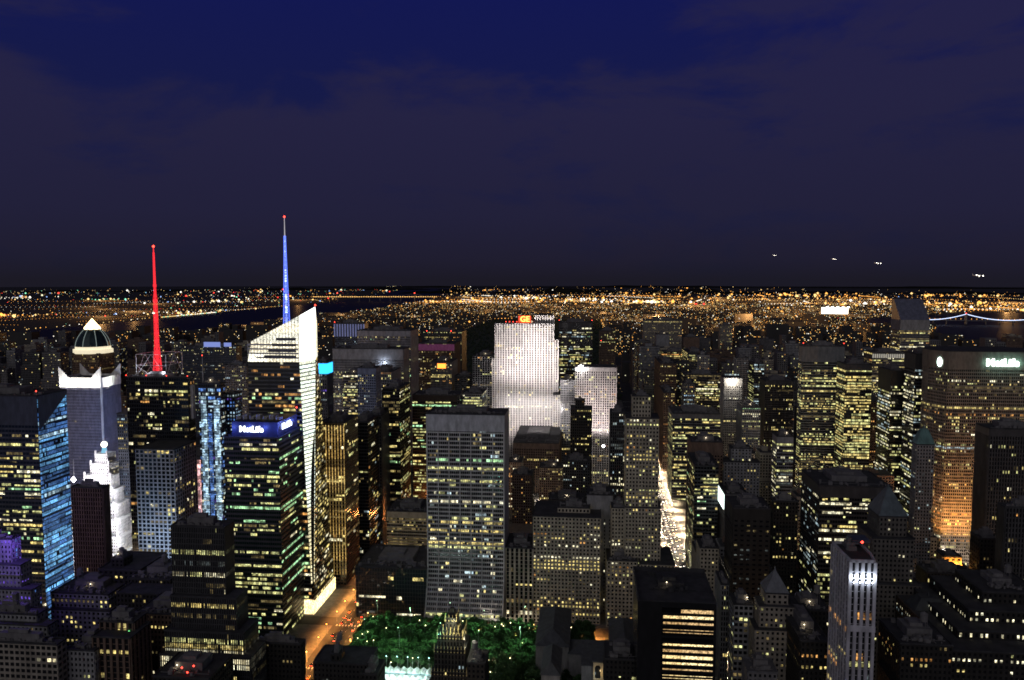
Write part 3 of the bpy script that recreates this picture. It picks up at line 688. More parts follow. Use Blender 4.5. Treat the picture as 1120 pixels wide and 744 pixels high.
# east side of Sixth avenue
def redtop(b, bx):
    x0, x1, y0, y1, z = bx[0]; m = MB(); m.box(x0, x1, y0-.9, y0-.5, z-14, z-1); m.build('lit_band', pmat("magenta_lit_band", (.2, .1, .2), .6, emit=(.35, .06, .20), es=.14), b.root)  # glowing strip stands for magenta light on the wall
B("tower washed in dull magenta light near its top with a darker top edge", [(457, 497, 376, 1560, 503, None)], mix(piers, lit=.28, pal=YEL), wall=BRICK, cb=redtop)
def orangesign(b, bx):
    x0, x1, y0, y1, z = bx[0]; m = MB(); c = (x0+x1)/2; m.box(c-7, c+9, y0-1.2, y0-.5, z-12, z-3); m.build('roof_sign', lampmat("orange_sign_light", (1, .22, .03), 3.5), b.root)
B("shorter tower with a glowing orange red sign panel near its roof", [(471, 494, 396, 1440, 500, None)], mix(piers, lit=.25, pal=YEL+(('orange', 3),)), wall=STONEG, cb=orangesign)
B("dark tower with orange roof lights behind the magenta topped tower", [(463, 505, 363, 1740, 510, None)], mix(punch, lit=.3, pal=WRM+YEL), wall=DARK, cb=lambda b, bx: [b.beacon(bx[0][0]+k*14+8, bx[0][2], bx[0][4], 1.4, 1) for k in (0, 4)])
B("black tower with yellow green office windows right behind the white gridded slab", [(451, 500, 433, 1000, 506, None)], mix(ribbon, lit=.45, bay=2.2, blank=7, pal=(('pale', 8), ('yellow', 3), ('green', 1))), wall=BLACK)
B("small white topped block with lit floors behind the white gridded slab", [(506, 527, 431, 1120, 532, None)], mix(ribbon, lit=.7, pal=(('white', 3), ('cool', 2), ('pale', 2))), wall=STONEW)
B("striped tower of pale vertical ribs left of the floodlit slab", [(517, 541, 390, 1360, 546, None)], mix(piers, lit=.25, bay=4.5, pw=.3), wall=STONEG)
B("dark block with sparse orange windows left of the striped ribbed tower", [(497, 517, 412, 1420, None, 40)], mix(punch, lit=.2, pal=WRM), wall=DARK)

# the floodlit slab
def rock():
    Y = 1290; b = Bld('floodlit_slab', "brilliant white floodlit stone slab with thin vertical ribs and red letters on its roof", (atY(575, 480, Y)[0], Y, 0), 'skyscraper')
    st = S(fl=3.9, bay=4.4, pw=.42, pd=1.5, sh=.16, sd=.2, lit=.14, pers=.3, pal=(('yellow', 3), ('white', 3), ('dim', 6)))
    for (l, r, t, dy, D) in ((552, 605, 354, 0, 28), (541, 552, 354, 7, 22), (585, 605, 345, 5, 20), (605, 610, 372, 3, 24), (605, 612.5, 432, -6, 40), (538, 545, 392, 9, 20)):
        x0, z = atY(l, t, Y+dy); x1 = atY(r, t, Y+dy)[0]
        if t == 345: b.box(x0, x1, Y+dy, Y+dy+D, Z(354, 590, Y), z, st, 'SE'); continue
        b.box(x0, x1, Y+dy, Y+dy+D, 0, z, st, 'SE'); OCC.append((x0, x1, Y+dy, Y+dy+D, z))
    x0, z = atY(552, 354, Y); x1 = atY(605, 354, Y)[0]; w = x1-x0
    col = (1, .93, .90)
    # floodlights stand on the lower roofs in front and throw light up the whole face
    fm = MB()
    for k in range(7):
        fx = x0-10+w*1.25*k/6
        for (yy, zz, tz, e, sz) in ((Y-118, 98, 205, 520000, .95), (Y-118, 97, 95, 170000, 1.0)):
            lamp('SPOT', (fx, yy, zz), e, col, b.root, 1.5, spot_size=sz, spot_blend=.9, aim=(fx, Y, tz))
    lamp('SPOT', (x1+6, Y-130, 102), 1100000, col, b.root, 1.5, spot_size=.42, spot_blend=1, aim=(x1-22, Y, 226))
    m = MB()
    for k in range(9): m.box(x0+k*w/9+3, x0+k*w/9+4.5, Y-1.0, Y-.4, Z(383, 570, Y), Z(381, 570, Y))
    m.build('lit_cornice', W_['crown'], b.root)
    gx, gz = atY(574, 348, Y-2)
    m = MB(); m.box(gx-11, gx+10, Y+1, Y+2, z+1, z+13); m.build('sign_panel', pmat("dark_red_sign_panel", (.2, .02, .01), .5, emit=(1, .08, .02), es=.8), b.root)
    sign_text(b.root, "GE", (gx, Y-.1, z+7.2), 0, 13, lampmat("red_orange_sign_light", (1, .25, .05), 5), .5)
    for k in range(4): b.beacon(x0+2+k*6, Y+2, z+.5, .9, 2)
    b.rooftop(x0, x1, Y, Y+28, z, 5, False, 4)
    b.done(pmat("pale_limestone_rib", (.62, .58, .56), .85), pmat("pale_dark_window_glass", (.09, .08, .08), .3, 0, .4, 0), maxp=100)
rock()
B("flat dark theatre block at the foot of the floodlit slab", [(561, 611, 485, 1150, 616, None)], mix(piers, lit=.12, pal=YEL, blank=8), wall=BRICK)
B("black tower with a pale top band and two red beacons right of the floodlit slab", [(611, 648, 353, 1480, None, 40)], mix(ribbon, lit=.35, bay=2.2, blank=9, pal=PAL+COOL), wall=DARK, beacon=True)
B("brownish tower with a small violet light and two warm pinnacle lamps", [(656, 673, 362, 1760, None, 40)], mix(piers, lit=.1), wall=BRICK, cb=lambda b, bx: (b.beacon(bx[0][0]+3, bx[0][2], bx[0][4]-24, 1.4, 1), MB()))
def intl(b, bx):
    x0, x1, y0, y1, z = bx[0]; w = x1-x0
    for k in range(4): lamp('SPOT', (x0+w*(k+.5)/4, y0-110, 62), 230000, (1, .84, .82), b.root, 1.5, spot_size=.9, spot_blend=.9, aim=(x0+w*(k+.5)/4, y0, 125))
    m = MB(); m.gem(x0+9, y0-2, z+2, 4.5, rz=2.2); m.build('roof_floodlight', lampmat("floodlight_white", (1, .98, .98), 9), b.root)
    lamp('POINT', (x0+9, y0-6, z+1), 25000, (1, .97, .95), b.root, 1)
    fx, fz = atY(660, 488, y0-40); m = MB(); m.gem(fx, y0-40, fz, 2.6, m=1); m.tube((fx, y0-38, 0), (fx, y0-39, fz), .3, n=5); m.build('floodlight', [BLACK, MATS["floodlight_white"]], b.root)
B("white floodlit ribbed block with a glaring lamp at its left roof corner", [(629, 674, 402, 1215, None, 35)], mix(piers, lit=.3, bay=3.6, pw=.45, pd=1.2, blank=6, pal=YEL), wall=pmat("pale_floodlit_stone", (.6, .57, .55), .85), cb=intl, rooftop=False)
B("grey striped shaft squeezed between the two floodlit buildings", [(613, 629, 416, 1260, None, 30)], mix(piers, lit=.15, pal=YEL), wall=STONEG)
B("black stepped tower standing in front of the floodlit ribbed block", [(629, 639, 438, 1010, None, 12), (624, 647, 448, 1004, None, 28)], mix(punch, lit=.15, pal=YEL), wall=BLACK, n=1, gh=2)
B("dark narrow tower with columns of cold white windows next to Fifth Avenue", [(668, 684, 452, 960, None, 30)], mix(piers, lit=.35, pal=COOL), wall=DARK)
B("pointed dark house roof with brown walls in front of the flat theatre block", [(560, 582, 520, 1000, None, 30)], mix(punch, lit=.1, pal=WRM), wall=DARK)
B("brown block with one lit white room under the floodlit slab", [(556, 570, 506, 1060, None, 30)], mix(punch, lit=.35, pal=(('white', 3), ('orange', 1))), wall=CREAM)
B("stone block with small lit windows below the flat theatre block", [(590, 615, 512, 1080, None, 30)], mix(punch, lit=.3, pal=YEL), wall=STONE)
B("dark block with a column of pale blue windows below the stepped black tower", [(616, 645, 505, 950, None, 28)], mix(punch, lit=.28, pal=COOL), wall=DARK)
B("low dark office block with scattered cool windows behind the penthouse building", [(600, 640, 548, 820, None, 30)], mix(punch, lit=.2, pal=COOL+YEL), wall=DARK)

# north side of the park
def grace():
    Y = 706; x0, z = atY(467, 453, Y); x1 = atY(551, 453, Y)[0]; D = 38
    b = Bld('gridded_slab', "tall white slab gridded with dark windows, sweeping outward at its foot", ((x0+x1)/2, Y, 0), 'office tower')
    b.core.box(x0, x1, Y+1, Y+D, 0, z)
    nb = 7; big = (x1-x0)/nb; fl = 3.95; nf = int((z-17)/fl); rng = b.rng; g = b.grid
    def off(zz): t = max(0, 1-zz/62); return -22*t*t
    rowlit = {Z(py, 510, Y): (p, k) for py, p, k in ((514, .7, 'pale'), (505, .4, 'green'), (552, .6, 'white'), (566, .35, 'pale'), (583, .8, 'yellow'), (597, .97, 'yellow'), (600, .97, 'pale'), (573, .6, 'yellow'), (669, .75, 'pale'), (528, .4, 'pale'))}
    rl = {int((zz-8)/fl): v for zz, v in rowlit.items()}
    for f in range(nf+1):
        za = 8+f*fl; ya = Y+off(za); yb = Y+off(za+1.25)
        i = len(g.v); g.v += [(x0, ya-.3, za), (x1, ya-.3, za), (x1, yb-.3, za+1.25), (x0, yb-.3, za+1.25), (x0, ya+1, za), (x1, ya+1, za), (x1, yb+1, za+1.25), (x0, yb+1, za+1.25)]
        g.f += [(i, i+1, i+2, i+3), (i+3, i+2, i+6, i+7), (i, i+4, i+5, i+1), (i+1, i+5, i+6, i+2), (i, i+3, i+7, i+4)]; g.m += [0]*5
        if f == nf: break
        zc0, zc1 = za+1.3, za+fl-.05; y0_, y1_ = Y+off(zc0)+.6, Y+off(zc1)+.6
        b.core.quad((x0, y0_, zc0), (x1, y0_, zc0), (x1, y1_, zc1), (x0, y1_, zc1))
        pr, key = rl.get(f, (rng.choice((.01, .03, .06, .12)), None)); k = 0; cells = nb*5; cw = (x1-x0)/cells
        while k < cells:
            if rng.random() < pr:
                r = 1
                while k+r < cells and rng.random() < (.9 if key else .45) and r < 8: r += 1
                kk = key or rng.choice(('yellow', 'pale', 'white', 'dim', 'cool')); u = Vector((1, 0, 0)); v = Vector((0, y1_-y0_, zc1-zc0)).normalized(); n = u.cross(v)
                if rng.random() < .06 and not key: kk = 'cool'
                b.win.append((Vector((x0+(k+r/2)*cw, (y0_+y1_)/2-.12, (zc0+zc1)/2)), r*cw-.3, (zc1-zc0)*.95, u, v, n, kk)); k += r
            k += 1
    # piers follow the sweep
    for i in range(nb*5+1):
        x = x0+(x1-x0)*i/(nb*5); w = .95 if i % 5 == 0 else .22; pr_ = 1.0 if i % 5 == 0 else .1
        zs = [0]+[z1 for z1 in range(6, 66, 4)]+[z-16]
        for za, zb in zip(zs, zs[1:]):
            ya, yb = Y+off(za), Y+off(zb); k = len(g.v)
            g.v += [(x-w/2, ya-pr_, za), (x+w/2, ya-pr_, za), (x+w/2, yb-pr_, zb), (x-w/2, yb-pr_, zb), (x-w/2, ya+1, za), (x+w/2, ya+1, za), (x+w/2, yb+1, zb), (x-w/2, yb+1, zb)]
            g.f += [(k, k+1, k+2, k+3), (k+1, k+5, k+6, k+2), (k+4, k, k+3, k+7)]; g.m += [0]*3
    for sx in (x0-.8, x1):   # solid end walls
        zs = [0]+list(range(4, 66, 4))+[z]
        for za, zb in zip(zs, zs[1:]):
            k = len(g.v); ya, yb = Y+off(za)-.8, Y+off(zb)-.8
            g.v += [(sx, ya, za), (sx+.8, ya, za), (sx+.8, yb, zb), (sx, yb, zb), (sx, Y+D, za), (sx+.8, Y+D, za), (sx+.8, Y+D, zb), (sx, Y+D, zb)]
            g.f += [(k, k+1, k+2, k+3), (k+1, k+5, k+6, k+2), (k+4, k, k+3, k+7)]; g.m += [0]*3
    m = MB(); m.box(x0-.8, x1+.8, Y-1.0, Y+.9, z-15.5, z)
    for i in range(22): xx = x0+(x1-x0)*i/21; m.box(xx-.12, xx+.12, Y-1.15, Y-1.0, z-15.5, z-.4)
    m.build('top_band', pmat("pale_panel_wall", (.47, .47, .50), .75), b.root)
    b.roof.box(x0, x1, Y+.9, Y+D, z, z+.3); b.roof.box(x0-.9, x1+.9, Y-1.1, Y-.2, z, z+1.4); b.roof.box(x0-.9, x0, Y-.2, Y+D, z, z+1.4); b.roof.box(x1, x1+.9, Y-.2, Y+D, z, z+1.4)
    b.rooftop(x0, x1, Y+4, Y+D, z, 5, False, 3)
    m = MB(); m.box(x0+1, x1-1, Y+off(5)+1, Y+off(5)+1.4, .5, 6.5); m.build('lobby_glass', winmat("dim_lobby", (1, .45, .2), .10, .2, 1.6, (9, 9, 9)), b.root)
    b.done(pmat("white_travertine", (.52, .51, .50), .8), GL, maxp=100)
    OCC.append((x0, x1, Y-22, Y+D, z))
grace()
B("low glass block at the park edge with a cluttered dark roof", [(389, 466, 622, 700, None, 62)], mix(glass, lit=.03, bay=2.6, sh=.12, pal=YEL+COOL), wall=DARK, glassm=pmat("mirror_glass", (.03, .04, .045), .06, 0, .9, 0), n=9, gh=4)
B("cream ribbon windowed block behind the low glass block", [(423, 468, 560, 800, None, 45)], mix(ribbon, lit=.8, full=.4, fl=3.6, bay=2.2, pal=(('dim', 9), ('yellow', 3), ('pale', 3)), pers=.6, blank=6), wall=CREAM)
B("stone building with tall narrow pilasters beside the white gridded slab", [(553, 583, 600, 706, None, 40)], mix(piers, lit=.04, bay=4.6, pw=.45, sh=.1, rows=rows(706, 565, (655, .9, 'white'), (671, .9, 'white'))), wall=CREAM)
B("broad cream stone office block with long rows of lit windows and a penthouse", [(610, 645, 556, 722, None, 14), (583, 657, 566, 708, None, 50)],
  mix(punch, lit=.2, bay=3.3, pal=(('yellow', 7), ('white', 3), ('orange', 2), ('dim', 6)), rows=rows(708, 620, (578, .4, 'yellow'), (596, .4, 'white'), (609, .7, 'white'), (613, .95, 'yellow'), (624, .97, 'yellow'), (673, .97, 'yellow'), (664, .75, 'yellow'), (660, .7, 'yellow'))), wall=CREAM, n=2)
B("plain grey windowless shaft left of the tall stepped stone tower", [(642, 670, 542, 735, None, 30)], mix(punch, lit=.1, bay=4.6, pw=.8, pal=(('white', 1),), blank=22), wall=STONEG)
B("lower cream apartment block filling the foot of the tall stepped stone tower", [(664, 697, 614, 703, None, 30)], mix(punch, lit=.4, pal=YEL, bay=3.3), wall=CREAM)
B("cream shoulder block with a dark roof left of the tall stepped stone tower", [(669, 686, 556, 716, None, 20)], mix(punch, lit=.15), wall=CREAM)
B("tall stepped stone tower on Fifth Avenue with tidy rows of lit windows", [(692, 712, 434, 722, None, 14), (685, 721, 458, 716, None, 26), (684, 723, 556, 712, None, 34), (700, 738, 618, 702, None, 46)],
  mix(punch, lit=.3, bay=3.0, pers=.35, pal=(('yellow', 6), ('pale', 4), ('white', 2), ('orange', 1), ('dim', 4)), rows=rows(716, 700, (475, .6, 'yellow'), (500, .75, 'yellow'), (518, .4, 'pale'), (543, .5, 'yellow'), (552, .5, 'pale'))), wall=CREAM, n=1, gh=3)
# dark tower on Fifth with lit bands, black and gold tower, library
def hs():
    Y = 486; x0, z = atY(698, 657, Y); x1 = atY(783, 657, Y)[0]; D = 52
    b = Bld('banded_tower', "black tower with a broad stack of cream lit floor bands and a dark blank side", ((x0+x1)/2, Y, 0), 'office tower')
    xm = atY(724, 660, Y)[0]
    b.core.box(x0, x1, Y, Y+D, 0, z)
    b.grid.box(x0-.3, xm, Y-.6, Y, 0, z); b.grid.box(xm, x1+.3, Y-.6, Y, z-3.5, z); b.grid.box(x1-1, x1+.4, Y-.6, Y, 0, z-3.5)
    fl = 3.95; k = 0; zz = z-7.2; rng = b.rng
    W = []
    cols = ['dim', 'yellow', 'yellow', 'dimw', 'off', 'yellow', 'dimw', 'yellow', 'yellow', 'dimw', 'yellow', 'yellow', 'yellow', 'dimw']
    cm = winmat("cream_floor_light", (1, .80, .42), 1.35, .85, 1.1, (30, 30, 60)); cm2 = winmat("cream_floor_light_soft", (1, .68, .33), .7, .75, 1.15, (30, 30, 60))
    pys = [669, 676, 683, 691, 698, 705, 712, 719.5, 727, 734, 741, 748]
    for i, py in enumerate(pys):
        zc = Z(py, 750, Y); a = xm+1 if i > 0 else atY(745, py, Y)[0]
        if i == 4: continue
        m = MB(); m.box(a, x1-1.2, Y-.12, Y+.1, zc-1.1, zc+1.1); m.build('lit_floor_band', cm if i in (1, 5, 7, 8, 10) else cm2, b.root)
    for i in range(1, 28):
        zz = Z(pys[0], 750, Y)+2.0-i*3.75
        if zz > 1: b.grid.box(xm, x1-1, Y-.35, Y, zz-.7, zz+.7)
    m = MB()
    for k in range(9): m.box(x0+4+k*7, x0+8+k*7, Y-.7-.01*k, Y+10+k, z+.2, z+.9) if False else None
    # roof rises to a raised rear parapet on the left
    b.roof.box(x0-.4, x1+.4, Y-.5, Y+D, z, z+.4); b.roof.box(x0-.4, x0+.4, Y-.4, Y+D, z+.4, z+3); b.roof.box(x1-.4, x1+.4, Y, Y+D, z+.4, z+1.2); b.roof.box(x0-.4, x1+.4, Y+D-.8, Y+D, z+.4, z+3)
    b.rooftop(x0+6, x1-8, Y+12, Y+D, z, 3, False, 2.5)
    b.done(pmat("black_spandrel", (.012, .012, .014), .35), pmat("black_glass", (.006, .006, .008), .2, 0, .4, 0), gear=pmat("dark_plant_box", (.04, .04, .045), .9))
    OCC.append((x0, x1, Y, Y+D, z))
hs()

def radiator():
    Y = 505; cx, zt = atY(490.5, 674, Y); b = Bld('gothic_tower', "black brick gothic tower with a floodlit gold and green crown", (cx, Y, 0), 'tower')
    st = mix(punch, lit=.03, bay=2.3, pw=.55, sh=.25, pal=(('yellow', 3), ('cool', 1)))
    zs = Z(697, 490, Y)
    w = lambda px: px/F*Y*.98
    tiers = [(13, zt-5, 8), (18, zs+1.5, 10), (30, zs-1, 14), (36, Z(712, 490, Y), 18), (42, Z(735, 490, Y), 22)]
    mg = pmat("gilded_stone", (.55, .45, .22), .5, .3); cy = Y+14
    for i, (pw_, z, d) in enumerate(tiers):
        zb = tiers[i+1][1] if i+1 < len(tiers) else 0; h = w(pw_)/2
        b.box(cx-h, cx+h, cy-d*.62, cy+d*.62, zb, z, st, 'SE', rooft=False)
    g = MB()
    for i, (pw_, z, d) in enumerate(tiers):
        h = w(pw_)/2; yy = cy-d*.62; n = max(3, int(h*2/2.1))
        for k in range(n+1):
            x = cx-h+2*h*k/n; ph = 4.0 if k in (0, n) else 2.2
            g.prism([(x-.45, yy-.5), (x+.45, yy-.5), (x+.45, yy+.4), (x-.45, yy+.4)], z-2.5, z+ph, scale_top=.12)
            if i < 3: g.prism([(cx+h-.4, yy+d*1.2*k/n-.4), (cx+h+.5, yy+d*1.2*k/n-.4), (cx+h+.5, yy+d*1.2*k/n+.4), (cx+h-.4, yy+d*1.2*k/n+.4)], z-2.5, z+ph, scale_top=.12)
    g.build('pinnacle', mg, b.root, kind='stuff')
    t = MB(); z = tiers[0][1]; t.prism([(cx-2.6, cy-2.6), (cx+2.6, cy-2.6), (cx+2.6, cy+2.6), (cx-2.6, cy+2.6)], z, z+5, scale_top=.5)
    t.build('crown_peak', BLACK, b.root)
    for dx, c, e in ((-12, (.25, 1, .75), 5200), (0, (1, .92, .55), 5200), (13, (1, .95, .7), 4200)): lamp('POINT', (cx+dx, cy-13, zs+4), e, c, b.root, .5)
    lamp('POINT', (cx-9, cy-2, zs+3), 1500, (.3, 1, .8), b.root, .5); lamp('POINT', (cx+9.5, cy-3, zs-6), 1500, (1, .9, .6), b.root, .5)
    b.done(BLACK, GL)
    OCC.append((cx-12, cx+12, Y, Y+28, zt))
    # small dark neighbour
radiator()
B("small dark rooftop block with a water tank right of the black gothic tower", [(511, 530, 726, 500, None, 18)], mix(punch, lit=.02), wall=BLACK, tank=True, n=1, gh=3, name='small_building', cat='building')

def library():
    Y = 575; x0 = atY(592, 690, Y)[0]; b = Bld('library', "long dark library with pitched roofs and a lit arcade of three arches", (0, Y, 0), 'library')
    sl = pmat("slate_roof", (.07, .075, .085), .8)
    z1 = Z(700, 610, Y+20)
    def blk(l, r, t, y, d, hip=0):
        a, z = atY(l, t, y); c = atY(r, t, y)[0]
        b.core.box(a, c, y, y+d, 0, z); m = MB()
        if hip:
            i = len(m.v); e = .8; hh = hip
            m.v += [(a-e, y-e, z), (c+e, y-e, z), (c+e, y+d+e, z), (a-e, y+d+e, z), (a+(c-a)*.0+d*.5, y+d/2, z+hh), (c-d*.5, y+d/2, z+hh)] if (c-a) > d else [(a-e, y-e, z), (c+e, y-e, z), (c+e, y+d+e, z), (a-e, y+d+e, z), ((a+c)/2, y+(c-a)/2, z+hh), ((a+c)/2, y+d-(c-a)/2, z+hh)]
            m.f += [(i, i+1, i+5, i+4), (i+1, i+2, i+5), (i+2, i+3, i+4, i+5), (i+3, i, i+4)] if (c-a) > d else [(i, i+1, i+4), (i+1, i+2, i+5, i+4), (i+2, i+3, i+5), (i+3, i, i+4, i+5)]
            m.m += [0]*4
        else: m.box(a-.4, c+.4, y-.4, y+d+.4, z, z+.7)
        m.build('roof', sl, b.root)
        OCC.append((a, c, y, y+d, z)); return a, c, z
    blk(586, 622, 706, 590, 70, 8); blk(622, 697, 715, 588, 24, 6); blk(636, 690, 728, 555, 32, 0); blk(592, 612, 738, 530, 40, 7); blk(668, 700, 712, 600, 60, 6)
    a, z = atY(649, 724, 548); c = atY(686, 724, 548)[0]
    lit = MB(); lit.box(a, c, 548, 553, 0, z); lit.build('arcade_wall', pmat("warm_stone_arcade", (.5, .42, .28), .85), b.root)
    b.roof.box(a-1, c+1, 547, 560, z, z+1)
    for k in range(4):
        cx = a+3.2+(c-a-6.4)*k/3
        if k == 3: continue
        pts = [(cx-2.1, z-12)]+[(cx+2.1*math.cos(t), z-4.6+2.1*math.sin(t)) for t in [math.pi-math.pi*j/8 for j in range(9)]]+[(cx+2.1, z-12)]
        m = MB(); m.poly([(p[0], 547.88, p[1]) for p in reversed(pts)]); i = len(pts)
        for p, q in zip(pts, pts[1:]): m.quad((p[0], 547.88, p[1]), (q[0], 547.88, q[1]), (q[0], 548, q[1]), (p[0], 548, p[1]))
        m.build('arched_window', GL, b.root)
        lamp('POINT', (cx+2, 544.5, z-8), 420, (1, .72, .35), b.root, .3)
    lamp('POINT', (a+1, 543, z-11), 250, (.7, .9, 1), b.root, .3)
    b.core.m = [0]*len(b.core.m)
    b.core.build('walls', pmat("library_marble", (.22, .22, .22), .85), b.root); b.core = MB()
    b.done(STONEG, GL, roof=sl)
library()
B("dark block right of the library with a few white windows", [(662, 699, 722, 520, None, 25)], mix(punch, lit=.12, pal=COOL), wall=BLACK, n=2, name='small_building', cat='building')

# ================================================================== FOREGROUND LEFT
vp_ = mix(piers, bay=1.25, pw=.5, pd=.45, sh=.18, lit=.02, pers=.8, pal=(('pale', 3), ('white', 2), ('dim', 3)))
Yb = 470
B("dark pin striped ziggurat tower with stepped terraces and bands of lit floors", [(187, 245, 577, Yb+16, 255, None), (187, 258, 654, Yb+11, 270, None), (180, 266, 692, Yb+6, 282, None), (175, 273, 719, Yb, 290, None)],
  [mix(vp_, rows=rows(Yb+16, 220, (606, .97, 'pale'), (627, .95, 'white'), (617, .3, 'dimcool'), (665, .9, 'yellow'))), mix(vp_, rows=rows(Yb+11, 220, (664, .8, 'yellow'), (675, .4, 'dim'))), mix(vp_, rows=rows(Yb+6, 220, (705, .97, 'yellow'), (698, .8, 'pale'), (713, .97, 'white'))), mix(vp_, rows=rows(Yb, 220, (722, .97, 'white'), (730, .95, 'white'), (738, .4, 'yellow')))], wall=DARK, n=4)
mansard = mix(punch, lit=.10, bay=3.6, pal=(('yellow', 3), ('pale', 2), ('white', 2), ('dim', 4)))
B("dark long block with a mansard roof left of the ziggurat tower", [(56, 118, 650, 545, None, 40), (56, 120, 668, 540, None, 45)], mix(mansard, rows=rows(540, 90, (682, .6, 'yellow'), (677, .4, 'yellow'))), wall=STONEG, n=5, tank=True, name='masonry_building', cat='building')
B("black rooftop with a raised block in front of the crowned slab tower", [(122, 135, 612, 575, None, 12), (108, 152, 624, 568, None, 40)], mix(punch, lit=.12, bay=4), wall=BLACK, name='masonry_building', cat='building')
B("dark building with uneven roofs between the mansard block and the ziggurat", [(140, 186, 634, 555, None, 40), (128, 188, 650, 535, None, 30)], mix(punch, lit=.06), wall=BLACK, tank=True, n=4, name='masonry_building', cat='building')
def greenlamp(b, bx):
    x0, x1, y0, y1, z = bx[0]; gx, gz = atY(141, 692, y0-1.4)
    m = MB(); m.tube((gx, y0-1.2, gz-3.5), (gx, y0-1.2, gz-1), .2, n=5); m.gem(gx, y0-1.2, gz, .8, rz=1.4); m.build('green_lamp', lampmat("green_lamp_light", (.2, 1, .3), 4), b.root)
    lamp('POINT', (gx, y0-2.5, gz-1), 220, (.15, 1, .3), b.root, .3)
    m = MB(); c = (x0+x1)/2
B("masonry block with a hipped penthouse and a small green lamp on its parapet", [(109, 146, 681, 466, 160, None), (101, 142, 698, 455, 164, None)], mix(piers, bay=4.2, pw=.4, sh=.12, lit=.09, pal=WRM), wall=BRICK, cb=greenlamp, n=3, name='masonry_building', cat='building')
B("low masonry wing with rows of warm windows behind the green lamp block", [(148, 192, 672, 500, None, 34)], mix(punch, lit=.3, pal=YEL), wall=BRICK, tank=True, name='masonry_building', cat='building')
B("stepped masonry block at the left edge with small yellow windows", [(-25, 40, 672, 490, 52, None), (-25, 52, 684, 484, 62, None)], mix(mansard, lit=.18, bay=3.3), wall=STONEG, tank=True, name='masonry_building', cat='building')
B("broad stone block with balcony bands in the lower left corner", [(-25, 62, 704, 440, 72, None)], mix(ribbon, bay=3.6, pw=.3, sh=.4, lit=.16, pal=YEL), wall=STONE, n=5, name='masonry_building', cat='building')
B("dark block in the bottom left corner between the balcony bands and the green lamp block", [(72, 103, 712, 450, None, 30)], mix(punch, lit=.05), wall=STONEG, n=3, name='masonry_building', cat='building')
def reds(b, bx):
    x0, x1, y0, y1, z = bx[0]
    for px, py in ((205, 738), (212, 731), (199, 733)): X, zz = atY(px, py, y0+3); b.beacon(X, y0+3, zz, .7, 1)
B("low dark roof carrying three red lamps at the foot of the ziggurat tower", [(168, 228, 742, 425, None, 30)], mix(punch, lit=.06), wall=BLACK, cb=reds, n=2, name='masonry_building', cat='building')
B("black square building with a flat roof right of the ziggurat tower", [(274, 329, 704, 500, 333, None)], mix(punch, lit=.02, pal=WRM, rows=()), wall=BLACK, n=4, gh=4, name='masonry_building', cat='building')
B("dark jagged roofed building in front of the park trees", [(362, 372, 716, 508, None, 9), (343, 402, 726, 505, None, 24)], mix(punch, lit=.05, pal=WRM+COOL), wall=BLACK, n=6, tank=True, name='masonry_building', cat='building')
B("thin dark terrace of houses along the avenue below the park corner", [(395, 412, 738, 500, None, 20)], mix(punch, lit=.05), wall=BLACK, n=2, name='masonry_building', cat='building')

# ================================================================== RIGHT SIDE
B("very wide far slab with a dotted lit roof line", [(704, 746, 350, 2300, None, 40)], mix(punch, lit=.1, rows=rows(2300, 720, (352, .9, 'yellow'))), wall=STONE)
B("pale topped far tower under the left end of the very wide slab", [(718, 732, 366, 2050, None, 40)], mix(punch, lit=.12, pal=COOL, blank=30), wall=STONEG)
B("brown topped far tower with a blue roof below the very wide slab's right end", [(748, 765, 369, 2000, None, 40)], mix(punch, lit=.12, pal=COOL, blank=26), wall=BRICK)
B("dark tower with bands of yellow windows near the top", [(724, 752, 385, 1750, None, 40)], mix(ribbon, lit=.3, pal=YEL), wall=DARK)
B("grey green tower with a brightly lit yellow top corner", [(752, 772, 386, 1650, 746, None)], mix(ribbon, lit=.45, pal=(('pale', 5), ('yellow', 3))), wall=MID)
B("broad black tower with dotted warm windows above the ribbon lit block", [(748, 788, 410, 1420, None, 40)], mix(ribbon, lit=.35, pal=YEL, bay=2.4), wall=DARK)
B("narrow slab showing four white blue lit bands one above the other", [(748, 760, 420, 1330, None, 30)], mix(punch, lit=.35, pal=YEL, rows=rows(1330, 755, (432, .97, 'ice'), (437, .9, 'cool'), (443, .97, 'cool'), (449, .97, 'ice'))), wall=MID)
B("wide ribbon windowed block right of the tall stepped stone tower", [(736, 788, 453, 1130, 731, None)], mix(ribbon, lit=.6, bay=2.6, pal=(('pale', 7), ('yellow', 4)), blank=6), wall=MID)
B("dark tower with sparse brown lit windows along the east side of Fifth Avenue", [(722, 740, 398, 1560, 716, None)], mix(punch, lit=.25, pal=WRM+YEL), wall=BRICK)
B("mid block tower with orange windows beyond the tall stepped stone tower", [(726, 738, 430, 1300, 721, None)], mix(punch, lit=.3, pal=WRM), wall=BRICK)
def toplamp(b, bx):
    x0, x1, y0, y1, z = bx[0]; X, zz = atY(801, 417, y0-2); m = MB(); m.gem(X, y0-2, zz, 4.2, rz=2.6); m.build('roof_floodlight', lampmat("warm_floodlight", (1, .9, .72), 14), b.root); lamp('POINT', (X, y0-8, zz), 30000, (1, .88, .7), b.root, 1)
    m = MB(); m.box(x0+2, x1-2, y0-1, y0-.4, z-16.5, z-14.5) if False else m.box(x0+1, x1-6, y0-1, y0-.5, z+5, z+7); m.build('lit_cornice', W_['cool'], b.root)
B("slim grey tower with one glaring warm lamp at its top", [(792, 812, 414, 1240, 788, None)], mix(punch, lit=.18, pal=YEL, blank=12), wall=STONEG, cb=toplamp, rooftop=False)
B("slender pale ribbed tower right of the glaring roof lamp", [(806, 819, 392, 1500, None, 30)], mix(piers, lit=.04, pal=COOL), wall=STONEG)
